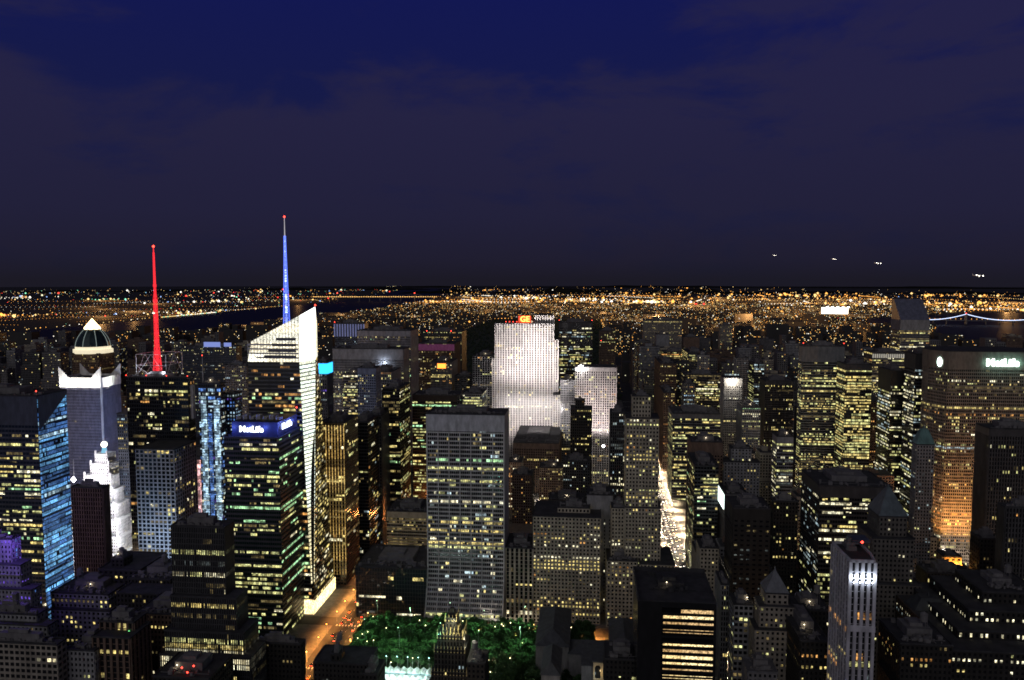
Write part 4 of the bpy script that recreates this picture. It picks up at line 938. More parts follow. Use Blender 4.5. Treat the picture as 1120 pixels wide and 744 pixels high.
B("far pale apartment tower rising alone above the dark middle distance", [(788, 801, 356, 2200, None, 30)], mix(punch, lit=.25, pal=YEL), wall=STONE, name='apartment_tower', cat='tower')
B("dark tower with a slanting row of pale green windows on its left face", [(825, 836, 398, 1420, 819, None)], mix(ribbon, lit=.3, pal=COOL, side=S(lit=.7, pal=(('pale', 1),))), wall=DARK)
B("dark vertical ribbed tower left of the bright yellow windowed tower", [(837, 868, 417, 1290, 831, None)], mix(piers, lit=.22, bay=2.2, pal=YEL, blank=6), wall=DARK)
B("compact block with a white lit crown floor between two dark ribbed towers", [(812, 832, 446, 1150, 806, None)], mix(punch, lit=.35, pal=PAL, rows=rows(1150, 820, (452, .97, 'white'), (461, .9, 'pale'), (467, .7, 'pale'))), wall=STONEG)
B("tall grey tower with a blank top and dense columns of yellow windows", [(878, 924, 379, 1150, 874, None)], mix(ribbon, lit=.75, bay=2.1, fl=3.7, blank=22, pers=.35, pal=(('pale', 8), ('yellow', 6), ('dim', 3))), wall=pmat("slate_grey_wall", (.15, .16, .17), .7), beacon=True)
B("narrow tower glowing with full width yellow lit floors", [(925, 954, 399, 1080, None, 36)], mix(ribbon, lit=.85, full=.5, bay=2.4, sh=.35, pers=.8, pal=(('yellow', 6), ('pale', 4)), blank=7), wall=DARK)
def louvre(b, bx):
    x0, x1, y0, y1, z = bx[0]; m = MB()
    for k in range(16): m.box(x0+k*(x1-x0)/16+.5, x0+(k+1)*(x1-x0)/16-1, y0-1.2, y0-.5, z-9, z-2)
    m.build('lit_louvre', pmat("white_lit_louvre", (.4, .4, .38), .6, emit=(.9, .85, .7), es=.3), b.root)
B("wide far slab with a white comb of lit louvres along its top", [(954, 992, 386, 1400, None, 40)], mix(ribbon, lit=.55, bay=2.4, pal=YEL), wall=MID, cb=louvre)
B("dark blank crowned tower with slanting lit floors on its left face", [(975, 992, 406, 1000, 961, None)], mix(ribbon, lit=.6, bay=1.8, blank=18, pal=(('pale', 4), ('white', 3)), side=S(lit=.75, blank=26, pal=(('cool', 2), ('white', 2), ('pale', 2)))), wall=BLACK)
B("dark ribbed tower with bright white floors, left of the curved octagonal slab", [(1002, 1027, 388, 960, 990, None)], mix(ribbon, lit=.4, bay=2.0, blank=17, ribs=3.0, pal=(('white', 4), ('cool', 2), ('pale', 2)), side=S(lit=.55)), wall=DARK)
B("brown slab with warm windows between the yellow lit tower and the blank crowned tower", [(953, 966, 440, 1130, None, 30)], mix(punch, lit=.35, pal=YEL+WRM), wall=BRICK)

def citi():
    Y = 1600; x0, zl = atY(985, 350, Y); x1 = atY(1017, 350, Y)[0]; D = 48; zh = Z(327, 998, Y+D*.9)
    b = Bld('slant_roofed_tower', "far tower with a steep slanting roof plane on top", ((x0+x1)/2, Y, 0), 'skyscraper')
    b.box(x0, x1, Y, Y+D, 0, zl, mix(ribbon, lit=.55, bay=2.6, blank=20, pal=YEL), 'SW', rooft=False)
    m = MB(); m.quad((x0, Y, zl), (x1, Y, zl), (x1, Y+D*.8, zh), (x0, Y+D*.8, zh)); m.quad((x0, Y+D*.8, zh), (x1, Y+D*.8, zh), (x1, Y+D, zh), (x0, Y+D, zh))
    for xx in (x0, x1): m.poly([(xx, Y, zl), (xx, Y+D*.8, zh), (xx, Y+D, zh), (xx, Y+D, zl)])
    m.quad((x0, Y+D, zl), (x1, Y+D, zl), (x1, Y+D, zh), (x0, Y+D, zh))
    m.build('slanted_roof', pmat("blue_grey_panel", (.13, .14, .20), .4), b.root); b.done(STONEG); OCC.append((x0, x1, Y, Y+D, zh))
citi()
B("dark shoulder block at the foot of the slant roofed tower", [(996, 1014, 387, 1420, None, 40)], mix(punch, lit=.1), wall=DARKB)

def octagon():
    Y = 900; z = Z(385, 1070, Y); xa = atY(1037, 398, Y)[0]; xb = atY(1127, 398, Y)[0]
    xc, yc = atY(1016, 398, Y+24)[0], Y+24; xd = xb+22; y2 = Y+62
    b = Bld('octagonal_slab', "broad octagonal slab with a glowing white green sign and an orange lit foot", ((xa+xb)/2, Y, 0), 'skyscraper')
    pts = [(xa, Y), (xb, Y), (xd, yc), (xd, Y+40), (xb, y2), (xa, y2), (xc, Y+40), (xc, yc)]
    b.core.prism(pts, 0, z)
    st = S(fl=3.75, bay=2.1, pw=.3, pd=.5, sh=.42, sd=.35, lit=.2, pers=.5, blank=19, ribs=1.8, pal=(('yellow', 6), ('pale', 4), ('white', 3), ('dim', 8)),
           rows=rows(Y, 1060, (448, .85, 'yellow'), (453, .5, 'orange'), (465, .3, 'yellow'), (486, .5, 'pale'), (490, .95, 'cool'), (510, .3, 'pale'), (562, .8, 'orange'), (592, .7, 'orange')))
    W = xb-xa
    b.face((xa, Y, 0), (1, 0, 0), (0, 0, 1), (0, -1, 0), W, z, st)
    for (p, q) in ((pts[7], pts[0]), (pts[6], pts[7]), (pts[1], pts[2])):
        u = Vector((q[0]-p[0], q[1]-p[1], 0)); L = u.length; u.normalize(); b.face((p[0], p[1], 0), u, (0, 0, 1), (u.y, -u.x, 0), L, z, mix(st, lit=.16))
    b.roof.prism([(p[0], p[1]) for p in pts], z+.1, z+1.0)
    g = pmat("sign_glow_white", (.5, .9, .8), .5); wt = lampmat("white_green_sign_light", (.72, 1, .90), 6)
    sign_text(b.root, "MetLife", (atY(1096, 397, Y)[0], Y-1.5, Z(397, 1096, Y)), 0, 11.2, wt, .4, bold=.035)
    # round mark on the left facet
    p = Vector((*pts[7], 0)).lerp(Vector((*pts[0], 0)), .62); u = Vector((pts[0][0]-pts[7][0], pts[0][1]-pts[7][1], 0)).normalized(); n = Vector((u.y, -u.x, 0)); zc = Z(396, 1032, Y+8); m = MB()
    m.poly([tuple(p+u*(3.4*math.cos(t*math.pi/8))+n*1.6+Vector((0, 0, zc+5.4*math.sin(t*math.pi/8)))) for t in range(16)]); m.build('sign_mark', wt, b.root)
    for k in range(4): lamp('POINT', (atY(1080+k*11, 397, Y)[0], Y-5, Z(397, 1090, Y)), 1800, (.4, 1, .85), b.root, 1)
    for k in range(4): lamp('SPOT', (xc+(xa-xc)*.3+k*11, Y-34+(0 if k else 6), 26), 150000, (1, .42, .10), b.root, 1, spot_size=1.5, spot_blend=1, aim=(xc+8+k*12, Y+2, 66))
    b.done(pmat("precast_wall", (.22, .19, .16), .8), GL, maxp=100); OCC.append((xc, xd, Y, y2, z))
octagon()
def arch(b, bx):
    x0, x1, y0, y1, z = bx[0]
    for k in range(3): lamp('POINT', (x0+4+k*6, y0-6, z-6), 6000, (1, .42, .08), b.root, .5)
B("small ornate building front blazing orange below the octagonal slab", [(1033, 1052, 610, 690, None, 16)], mix(punch, lit=.1, pal=WRM, bay=5), wall=pmat("ochre_stone", (.5, .35, .18), .85), cb=arch, n=1, gh=2, name='masonry_building', cat='building')
B("black ribbed tower cut by the right edge with few dim windows", [(1083, 1140, 470, 720, 1068, None)], mix(piers, lit=.10, bay=2.3, pal=YEL, blank=6), wall=DARK, n=3)
B("black shaft at the right edge in front of the black ribbed tower", [(1100, 1150, 556, 600, 1092, None)], mix(piers, lit=.05, bay=2.2), wall=DARK)
B("dark grey block with dotted windows left of the black shaft", [(1072, 1095, 590, 650, 1062, None)], mix(punch, lit=.14, pal=YEL), wall=BLACK)
def pyrroof(col, h, s=1.0):
    def f(b, bx):
        x0, x1, y0, y1, z = bx[0]; m = MB(); m.prism([(x0-.8, y0-.8), (x1+.8, y0-.8), (x1+.8, y1+.8), (x0-.8, y1+.8)], z+1.2, z+h, scale_top=.12*s); m.prism([((x0+x1)/2-.8, (y0+y1)/2-.8), ((x0+x1)/2+.8, (y0+y1)/2-.8), ((x0+x1)/2+.8, (y0+y1)/2+.8), ((x0+x1)/2-.8, (y0+y1)/2+.8)], z+h, z+h+3.5, scale_top=.2)
        m.build('pyramid_roof', col, b.root)
    return f
B("slim building with a green copper hipped roof left of the octagonal slab", [(1003, 1022, 487, 830, 998, None)], mix(punch, lit=.12, pal=COOL), wall=STONEG, cb=pyrroof(COPPER, 16, 3), rooftop=False)
B("large dark block with lit office floors and a flat black roof right of centre", [(897, 976, 533, 690, 877, None)], mix(ribbon, lit=.4, bay=2.2, fl=4.0, pers=.7, blank=9, pal=(('pale', 5), ('white', 3), ('yellow', 2)), side=S(lit=.22, pal=COOL, bay=1.8)), wall=DARK, n=4, gh=5, cb=lambda b, bx: None)
B("dark stepped tower under a blue grey pyramid roof", [(962, 992, 566, 600, None, 24), (955, 1000, 590, 594, None, 34), (948, 1008, 640, 588, None, 46)], mix(punch, lit=.07, bay=2.9, pal=(('pale', 2), ('white', 2), ('yellow', 2))), wall=pmat("dark_stone", (.12, .11, .10), .85), cb=pyrroof(pmat("slate_blue_roof", (.10, .13, .15), .6), 20), rooftop=False)
def litpiers():
    Y = 436; b = None
    x0, z = atY(930, 615, Y); x1 = atY(957, 615, Y)[0]; D = 30; xl, yl = atY(910, 607, Y+D)[0], Y+12
    b = Bld('pier_tower', "pale ribbed tower with blue white floodlit piers at its top and a red beacon", ((x0+x1)/2, Y, 0), 'office tower')
    xr_ = x1+2; pts = [(x0, Y), (x1, Y), (xr_, yl), (xr_, Y+D), (xl, Y+D), (xl, yl)]
    b.core.prism(pts, 0, z)
    wall = pmat("pale_ribbed_wall", (.46, .45, .50), .8)
    n = 5; W = x1-x0; g = b.grid
    for k in range(n):
        x = x0+W*k/(n-1); g.box(x-.85, x+.85, Y-1.3, Y, 0, z+.5)
    for k in range(int(z/3.7)):
        zz = k*3.7; g.box(x0, x1, Y-.12, Y, zz, zz+.35)
    for f, w in ((Z(690, 940, Y), 4),): g.box(x0-1, x1+1, Y-1.5, Y-.2, f, f+3.2)
    for (p, q, nb) in ((pts[5], pts[0], 3), (pts[4], pts[5], 4), (pts[1], pts[2], 1)):
        u = Vector((q[0]-p[0], q[1]-p[1], 0)); L = u.length; u.normalize()
        b.face((p[0], p[1], 0), u, (0, 0, 1), (u.y, -u.x, 0), L, z, mix(ribbon, lit=.05, bay=L/nb, pw=.22, pd=.9, sh=.22, sd=.15, fl=3.7, rows=rows(Y, 920, (688, .9, 'orange')), pal=WRM))
    b.face((x0, Y, 0), (1, 0, 0), (0, 0, 1), (0, -1, 0), W, z-9, mix(ribbon, bay=W/8, pw=0, sh=0, lit=.06, pal=COOL+WRM))
    m = MB(); t = 1.0
    for p, q in zip(pts, pts[1:]+pts[:1]):
        u = Vector((q[0]-p[0], q[1]-p[1], 0)); L = u.length; u.normalize(); m.obox(Vector((p[0], p[1], z)), u, Vector((0, 0, 1)), Vector((u.y, -u.x, 0)), 0, L, 0, 1.6, -.8, .3)
    m.build('parapet', wall, b.root)
    for k in range(n-1):
        x = x0+W*(k+.5)/(n-1); lamp('POINT', (x, Y-2.2, z-8), 1500, (.8, .9, 1), b.root, .3)
        m = MB(); m.gem(x, Y-1.9, z-10.6, .5); m.build('floodlight', lampmat("cold_floodlight", (.8, .9, 1), 10), b.root)
    lamp('POINT', (xl+3, Y+3, z-7), 900, (1, .93, .7), b.root, .3)
    b.roof.prism(pts, z+.02, z+.4); b.rooftop(xl+3, x1-2, yl+4, Y+D, z, 3, False, 4); b.beacon(x1-3, Y+12, z+5, .9, 2)
    m = MB(); m.box(xl+8, xl+18, Y+20, Y+30, z+4.5, z+6); m.build('penthouse_fin', DARKB, b.root)
    b.done(wall, GL); OCC.append((xl, x1+5, Y, Y+D, z))
litpiers()
dimw = mix(punch, lit=.16, bay=5.0, pw=.5, sh=.6, fl=4.1, pal=(('dimcool', 5), ('dim', 3), ('white', 1)))
B("plain dark slab with wide spaced dim window slots right of Fifth Avenue", [(802, 843, 557, 640, 794, None)], mix(dimw, blank=8), wall=BLACK, n=2)
B("black slab with a few yellow windows behind the dim slotted slab", [(846, 873, 549, 720, 843, None)], mix(punch, lit=.14, pal=YEL), wall=BLACK)
def wsign(b, bx):
    x0, x1, y0, y1, z = bx[0]; m = MB(); m.box(x0-1.2, x0-.6, y0+1, y1-2, z-16, z-1); m.build('lit_sign', lampmat("white_green_panel", (.8, 1, .9), 3), b.root)
B("plain boxy building with a tall glowing white sign on its left wall", [(793, 818, 541, 800, 786, None)], mix(punch, lit=.03, blank=18, pal=YEL), wall=MID, cb=wsign)
B("ornate gothic topped stone block in the middle of the right half", [(800, 822, 491, 905, None, 18), (792, 831, 506, 897, 789, None)], mix(punch, lit=.14, bay=3.6, pw=.6, sh=.5, pal=YEL), wall=STONEG)
B("dark brick block with orange windows left of the gothic topped block", [(756, 791, 484, 900, 752, None)], mix(punch, lit=.22, pal=WRM+YEL, bay=3.2, blank=14), wall=BRICK)
B("small pale block with white lit floors left of the large flat roofed block", [(850, 868, 478, 930, 845, None)], mix(ribbon, lit=.6, pal=(('white', 3), ('dimcool', 2), ('pale', 3)), bay=2.4, blank=7), wall=STONEG)
B("dark office block with yellow green rows above the dim slotted slab", [(760, 786, 510, 820, 752, None)], mix(ribbon, lit=.4, pal=PAL), wall=DARK)
B("narrow tan building on the east side of Fifth Avenue", [(762, 770, 606, 700, 757, None)], mix(punch, lit=.14, pal=YEL), wall=CREAM, n=1, gh=2, name='masonry_building', cat='building')
B("tan building with a lit awning beside the dim slotted slab", [(766, 786, 600, 660, 762, None)], mix(punch, lit=.08, pal=YEL), wall=CREAM, n=1, name='masonry_building', cat='building')
B("stone block with a grey pyramid roof and arched top floor on the lower right", [(838, 862, 650, 520, None, 15), (831, 868, 664, 516, 826, None), (826, 870, 690, 512, 820, None)], mix(punch, lit=.22, bay=3.3, pal=(('pale', 4), ('yellow', 2), ('white', 1), ('dim', 5))), wall=STONE, cb=pyrroof(pmat("grey_slate_roof", (.16, .17, .19), .7), 13), rooftop=False, name='masonry_building', cat='building')
B("pale low building with wide windows left of the pyramid roofed block", [(803, 824, 662, 530, 798, None)], mix(ribbon, lit=.3, bay=3.5, pw=.3, pal=(('pale', 3), ('dim', 4), ('cool', 1))), wall=STONEG, n=3, name='masonry_building', cat='building')
B("thin ribbed facade running up the east side of Fifth Avenue", [(789, 797, 640, 560, 783, None)], mix(piers, lit=.1, bay=2), wall=STONEG, n=1, gh=2, name='masonry_building', cat='building')
B("low block with a blue grey roof at the bottom right of the banded black tower", [(818, 850, 736, 470, 812, None)], mix(punch, lit=.05), wall=MID, n=4, roof=ROOFG, name='masonry_building', cat='building')
B("dark block with two full rows of yellow light left of the pier tower", [(876, 906, 702, 480, 852, None)], mix(punch, lit=.05, pal=YEL, rows=rows(480, 890, (717, .9, 'orange'), (728, .97, 'yellow'))), wall=BLACK, n=2, name='masonry_building', cat='building')
B("black flat topped block behind the yellow rows left of the pier tower", [(868, 908, 668, 540, 858, None)], mix(punch, lit=.05), wall=BLACK, n=3, tank=True, name='masonry_building', cat='building')
B("dark block with a row of warm windows near the ground right of the pier tower", [(985, 1042, 706, 470, 962, None)], mix(punch, lit=.05, pal=WRM, rows=rows(470, 1010, (722, .6, 'orange'), (727, .3, 'yellow'))), wall=BLACK, n=4, tank=True, name='masonry_building', cat='building')
B("dark hip roofed block behind the warm window row in the lower right", [(1000, 1040, 672, 560, 990, None)], mix(punch, lit=.04), wall=BLACK, cb=pyrroof(pmat("dark_hip_roof", (.05, .055, .06), .8), 10, 4), rooftop=False, name='masonry_building', cat='building')
B("dark ribbed block below the orange lit building front", [(1014, 1062, 628, 640, 1003, None)], mix(piers, lit=.06, rows=rows(640, 1040, (636, .4, 'yellow'))), wall=BLACK, n=3, name='masonry_building', cat='building')
def rot():
    Y = 520; b = Bld('terraced_block', "black terraced block with rising rows of white windows in the lower right corner", (atY(1090, 700, Y)[0], Y, 0), 'building')
    for i, (l, r, t, y, d, s) in enumerate(((1075, 1140, 648, 545, 40, 1062), (1060, 1140, 668, 532, 60, 1048), (1048, 1140, 690, 518, 80, 1038), (1040, 1140, 712, 500, 100, 1030))):
        x0, z = atY(l, t, y); x1 = atY(r, t, y)[0]
        b.box(x0, x1, y, y+d, 0 if i == 3 else Z(((668, 690, 712)[i]), l, (532, 518, 500)[i]), z, mix(punch, lit=.1, bay=3.2, pal=COOL+YEL, rows=((z-5, .6, 'white'),), side=S(lit=.2, rows=((z-6, .45, 'white'),))), 'SW')
    b.rooftop(atY(1085, 648, 545)[0], atY(1130, 648, 545)[0], 548, 585, Z(648, 1090, 545), 4, True, 4); b.done(BLACK); OCC.append((atY(1040, 712, 500)[0], atY(1140, 712, 500)[0], 500, 600, 100))
rot()
# ================================================================== GROUND, WATER, STREETS
RE = 1.15e7
def drop(x, y): return -(x*x+y*y)/(2*RE)
def sheet(name, r0, r1, a0, a1, na, nr, z, mat, inside=None):
    m = MB(); rs = [r0*(r1/r0)**(i/nr) for i in range(nr+1)]
    for i in range(nr):
        for j in range(na):
            P = []
            for r, a in ((rs[i], j), (rs[i], j+1), (rs[i+1], j+1), (rs[i+1], j)):
                t = a0+(a1-a0)*a/na; x, y = r*math.sin(t), r*math.cos(t); P.append((x, y, drop(x, y)+z))
            m.quad(*P)
    o = m.build(name, mat); o['kind'] = 'structure'; return o
land = pmat("dark_land", (.02, .02, .02), 1.0, spec=0, noise=.4, nscale=.004)
asph = pmat("asphalt", (.05, .05, .052), .85, spec=.15, noise=.3, nscale=.08)
sheet("ground", 30, 60000, -R_(62), R_(62), 60, 70, 0, asph)
water = pmat("river_water", (.004, .006, .008), .45, 0, .08, 0)
def poly_sheet(name, pts, z, mat, n=24):
    """strip between two shore lines given as lists of (xl, xr, y)"""
    m = MB()
    for (a, b_, y), (c, d, y2) in zip(pts, pts[1:]):
        k = max(1, int((y2-y)/400))
        for i in range(k):
            t0, t1 = i/k, (i+1)/k; ya, yb = y+(y2-y)*t0, y+(y2-y)*t1
            L0, R0, L1, R1 = a+(c-a)*t0, b_+(d-b_)*t0, a+(c-a)*t1, b_+(d-b_)*t1
            for j in range(4):
                s0, s1 = j/4, (j+1)/4
                P = [(L0+(R0-L0)*s0, ya), (L0+(R0-L0)*s1, ya), (L1+(R1-L1)*s1, yb), (L1+(R1-L1)*s0, yb)]
                m.quad(*[(x, y, drop(x, y)+z) for x, y in P])
    o = m.build(name, mat); o['kind'] = 'structure'; return o
HUD = [(-3500, -2230, 200), (-3500, -2230, 5000), (-3650, -2350, 9000), (-3900, -2600, 12500), (-5200, -3600, 20000), (-7500, -5200, 32000)]
EAST = [(1420, 2200, 0), (1500, 2300, 3200), (1900, 3000, 5000), (2100, 4200, 6600), (3200, 5200, 7600), (6000, 9000, 9500)]
poly_sheet("river", HUD, 1.2, water); poly_sheet("harbour_water", EAST, 1.2, water)
def strip(pts, y):
    for (a, b_, y0), (c, d, y1) in zip(pts, pts[1:]):
        if y0 <= y < y1: t = (y-y0)/(y1-y0); return a+(c-a)*t, b_+(d-b_)*t
    return None
def wet(x, y):
    for P in (HUD, EAST):
        s = strip(P, y)
        if s and s[0] < x < s[1]: return True
    return False
CPK = (-755, 87, ST(59)+15, ST(110))
# raised pavement blocks with kerbs, one sheet of blocks
m = MB(); xs = [-2600]+[e for a in AVE for e in a]+[1500]; pav = pmat("concrete_pavement", (.13, .125, .12), .9)
for n in range(34, 60):
    y0 = ST(n)+ (9 if n in (34, 42, 57) else 5); y1 = ST(n+1)-(9 if n+1 in (34, 42, 57) else 5)
    for k in range(0, len(xs)-1, 2):
        m.box(xs[k], xs[k+1], y0, y1, -.1, .15)
m.build("pavement", pav)['kind'] = 'structure'
m = MB(); wl = pmat("white_road_paint", (.7, .7, .68), .7)
for (a, b_) in (FIFTH, SIXTH):
    for ln in (1, 2, 3):
        x = a+4+(b_-a-8)*ln/4
        for k in range(0, 110): yy = 480+k*9; m.box(x-.08, x+.08, yy, yy+3, .004, .012)
    for n in range(40, 60):
        for k in range(9): xx = a+3+(b_-a-6)*k/9; m.box(xx, xx+1.2, ST(n)-9, ST(n)-6, .004, .012)
m.build("road_markings", wl)['kind'] = 'structure'

# lawn of the park by the tower
PX0, PX1, PY0, PY1 = -203, 0, ST(40)+9, ST(42)-12
m = MB(); m.box(PX0+2, PX1, PY0, PY1, .15, .35); m.build("park_lawn", pmat("mown_grass", (.04, .09, .03), .95))['kind'] = 'structure'

# ================================================================== BRYANT-STYLE PARK TREES
def leafmat(name, c, t=.3):
    m = pmat(name, c, .7, 0, .3, .35, .8); return m
LF = [leafmat("leaf_green", (.05, .11, .035)), leafmat("leaf_light_green", (.07, .14, .045)), leafmat("leaf_deep_green", (.035, .085, .03))]
BARK = pmat("plane_tree_bark", (.14, .12, .09), .9)
def tree_meshes(seed, h, r, nl=900, s=.62):
    rng = random.Random(seed); t = MB(); t.tube((0, 0, 0), (rng.uniform(-.3, .3), rng.uniform(-.3, .3), h*.45), .38, .24, 7); 
    tips = []
    for k in range(6):
        a = k*math.pi/3+rng.uniform(-.3, .3); e = Vector((math.cos(a)*r*.62, math.sin(a)*r*.62, h*rng.uniform(.62, .85))); t.tube((0, 0, h*.4), e, .17, .06, 5); tips.append(e)
    tips += [Vector((rng.uniform(-.3, .3)*r, rng.uniform(-.3, .3)*r, h*.9)) for _ in range(3)]
    tips += [Vector((math.cos(a)*r*.8, math.sin(a)*r*.8, h*rng.uniform(.5, .7))) for a in [rng.uniform(0, 6.28) for _ in range(5)]]
    c = MB()
    for i in range(nl):
        q = rng.choice(tips); rad = r*.34*rng.uniform(.35, 1.0)**.5
        d = Vector((rng.gauss(0, 1), rng.gauss(0, 1), rng.gauss(0, .8))).normalized()*rad; p = q+d
        u = Vector((rng.gauss(0, 1), rng.gauss(0, 1), rng.gauss(0, .5))).normalized(); v = u.orthogonal().normalized(); w = s*rng.uniform(.6, 1.3)
        c.quad(p-u*w-v*w*.6, p+u*w-v*w*.6, p+u*w*.8+v*w*.7, p-u*w*.7+v*w*.6, rng.choice((0, 0, 1, 2)))
    return t.mesh("trunk", [BARK]), c.mesh("crown", LF)
TR = [tree_meshes(i, 15+i % 3*2, 5.4+i % 2*.9) for i in range(6)]
def plant_tree(x, y, k, label, group, s=1.0):
    o = bpy.data.objects.new("park_tree", None); COL.objects.link(o); o.location = (x, y, .15); o.scale = (s, s, s); o.rotation_euler = (0, 0, k*1.7)
    tag(o, label, "tree", group)
    for nm, me in zip(("trunk", "crown"), TR[k % 6]):
        c = bpy.data.objects.new(nm, me); COL.objects.link(c); c.parent = o
rng = random.Random(3); k = 0
TENT_Y = ground(440, 730, 7)[1]; TENT_X = ground(411, 741, 6)[0]
treespots = []
for row in range(5):      # northern promenade
    y = PY1-4-row*9.0
    for i in range(24):
        x = PX0+6+i*8.6+rng.uniform(-1, 1)
        if x > 5: continue
        treespots.append((x, y+rng.uniform(-1, 1)))
for row in range(9):      # rows round the lawn
    for i in range(24):
        x, y = PX0+6+i*8.6+rng.uniform(-1, 1), PY1-49-row*8.8+rng.uniform(-1, 1)
        if x > 2 or (y < TENT_Y+5 and x > TENT_X-2 and x < -88) or y < PY0+4: continue
        treespots.append((x, y))
for (x, y) in treespots:
    plant_tree(x, y, k, "leafy green park tree under the green lamps north of the lawn" if y > PY1-45 else "leafy green park tree in the rows nearer the tent and the black gothic tower", "trees of the park"if y > PY1-45 else "trees of the park near the tent", rng.uniform(.85, 1.1)); k += 1
for i in range(10):
    plant_tree(-30+i % 5*9+rng.uniform(-1, 1), PY1-46-(i//5)*10, k, "darker park tree near the library at the park's right end", "trees at the library end of the park", .95); k += 1
# green lamps high up on poles between the trees, and small warm path lamps
def post_lamp(x, y, h, col, e, lm, name, label, cat, group, r=.45, armx=0):
    o = bpy.data.objects.new(name, None); COL.objects.link(o); o.location = (x, y, .15); tag(o, label, cat, group); o['_o'] = (float(x), float(y), .15)
    return o
POLE = {}
def lamp_at(name, label, group, x, y, h, lm, energy, col, r=.45):
    key = (name, h, r, lm.name)
    if key not in POLE:
        a = MB(); a.tube((0, 0, 0), (0, 0, h), .12, .07, 6); a.tube((0, 0, 0), (0, 0, .8), .2, .16, 6); a.tube((0, 0, h), (.9, 0, h+.25), .06, .05, 5)
        g = MB(); g.prism([(.9+r*math.cos(t*math.pi/4), r*math.sin(t*math.pi/4)) for t in range(8)], h-.1, h+.28)
        L = None
        if energy:
            L = bpy.data.lights.new("lamp_light", 'SPOT'); L.energy = energy; L.color = col; L.shadow_soft_size = .5
            L.spot_size = 2.0 if h > 12 else 2.6; L.spot_blend = .5
        POLE[key] = (a.mesh("pole", [STEEL]), g.mesh("lamp_head", [lm]), L)
    pm, gm, L = POLE[key]
    o = bpy.data.objects.new(name, None); COL.objects.link(o); o.location = (x, y, .15); o.rotation_euler = (0, 0, math.pi/2*random.Random(x*7+y).randrange(4)); tag(o, label, "lamp", group)
    for nm, me in (("pole", pm), ("lamp_head", gm)):
        c = bpy.data.objects.new(nm, me); COL.objects.link(c); c.parent = o
    if L:
        c = bpy.data.objects.new("light", L); COL.objects.link(c); c.parent = o; c.location = (.9, 0, h-.7)
    return o
gm_ = lampmat("green_white_lamp", (.55, 1, .6), 4); wm_ = lampmat("warm_path_lamp", (1, .78, .4), 7); sm_ = lampmat("sodium_lamp", (1, .55, .18), 9); hm_ = lampmat("white_street_lamp", (1, .85, .62), 9)
for i in range(12): lamp_at("park_floodlight", "tall green tinted park floodlight above the tree crowns", "green floodlights of the park", PX0+16+(i % 6)*33, PY1-16-(i//6)*40-(i % 2)*12, 34, gm_, (26000 if i % 3 == 1 else 15000) if i % 6 < 3 else 10000, (.46, 1, .52), .3)
rng = random.Random(9)
for i in range(34): lamp_at("path_lamp", "small warm path lamp glinting among the park trees", "path lamps of the park", PX0+8+rng.random()*200, PY1-6-rng.random()*100, 17.8, wm_, 0, (1, 1, 1), .32)

# the white tent and stage on the lawn
def tent():
    x0, _ = atY(411, 735, 598)[0], 0; x0 = ground(411, 741, 6)[0]; x1 = ground(471, 741, 6)[0]; yb = ground(440, 730, 7)[1]; yf = yb-55
    b = Bld('lawn_tent', "large white tent glowing cyan on the park lawn", ((x0+x1)/2, yf, 0), 'tent')
    fab = pmat("white_tent_fabric", (.8, .82, .82), .7); m = MB(); n = 8
    for i in range(n):
        a, c = x0+(x1-x0)*i/n, x0+(x1-x0)*(i+1)/n; q = (a+c)/2
        m.quad((a, yf, 6), (q, yf, 8), (q, yb, 8), (a, yb, 6)); m.quad((q, yf, 8), (c, yf, 6), (c, yb, 6), (q, yb, 8)); m.poly([(a, yb, 6), (q, yb, 8), (c, yb, 6), (c, yb+.05, 0.4), (a, yb+.05, .4)])
    m.build('canopy', fab, b.root)
    m = MB(); m.box(x0, x1, yb-14, yb-12.5, 8.3, 8.7); m.box(x0+3, x0+4, yf, yb, 8.2, 8.6); m.build('roof_strap', pmat("blue_grey_strap", (.2, .3, .35), .7), b.root)
    for k in range(5): lamp('POINT', (x0+4+(x1-x0-8)*k/4, yb-14, 15), 4200, (.72, 1, .90), b.root, 1)
    for k in range(5): m = MB(); xx = x0+4+(x1-x0-8)*k/4; m.tube((xx, yb+2, 0), (xx, yb+2, 15), .1, n=5); m.gem(xx, yb+1.6, 15, .5, m=1); m.build('floodlight_pole', [STEEL, lampmat("cyan_floodlight", (.5, 1, .95), 6)], b.root)
tent()

# ================================================================== STREET LAMPS AND TRAFFIC
for side in (0, 1):
    for k in range(24):
        lamp_at("street_lamp", "white street lamp on Fifth Avenue's bright stretch", "street lamps on Fifth Avenue", FIFTH[side]+(1.2 if side == 0 else -1.2), 540+k*36, 9, hm_, 130000, (1, .74, .46))
    for k in range(20):
        lamp_at("street_lamp", "orange sodium street lamp along Sixth Avenue", "street lamps on Sixth Avenue", SIXTH[side]+(1.2 if side == 0 else -1.2), 560+k*26, 9, sm_, 34000, (1, .38, .08))
for k in range(9): lamp_at("street_lamp", "orange street lamp on the street north of the park", "street lamps north of the park", PX0+k*26, ST(42)-9, 9, sm_, 1600, (1, .5, .2))
for k in range(7): lamp_at("street_lamp", "orange street lamp far up the Sixth Avenue canyon", "street lamps up the canyon", SIXTH[0]+4+k % 2*24, 1085+k*30, 9, sm_, 16000, (1, .36, .08))
for k in range(8): lamp_at("street_lamp", "warm street lamp far up Fifth Avenue beyond the stone tower", "street lamps far up Fifth Avenue", FIFTH[0]+2+k % 2*27, 1430+k*45, 9, hm_, 15000, (1, .75, .5))

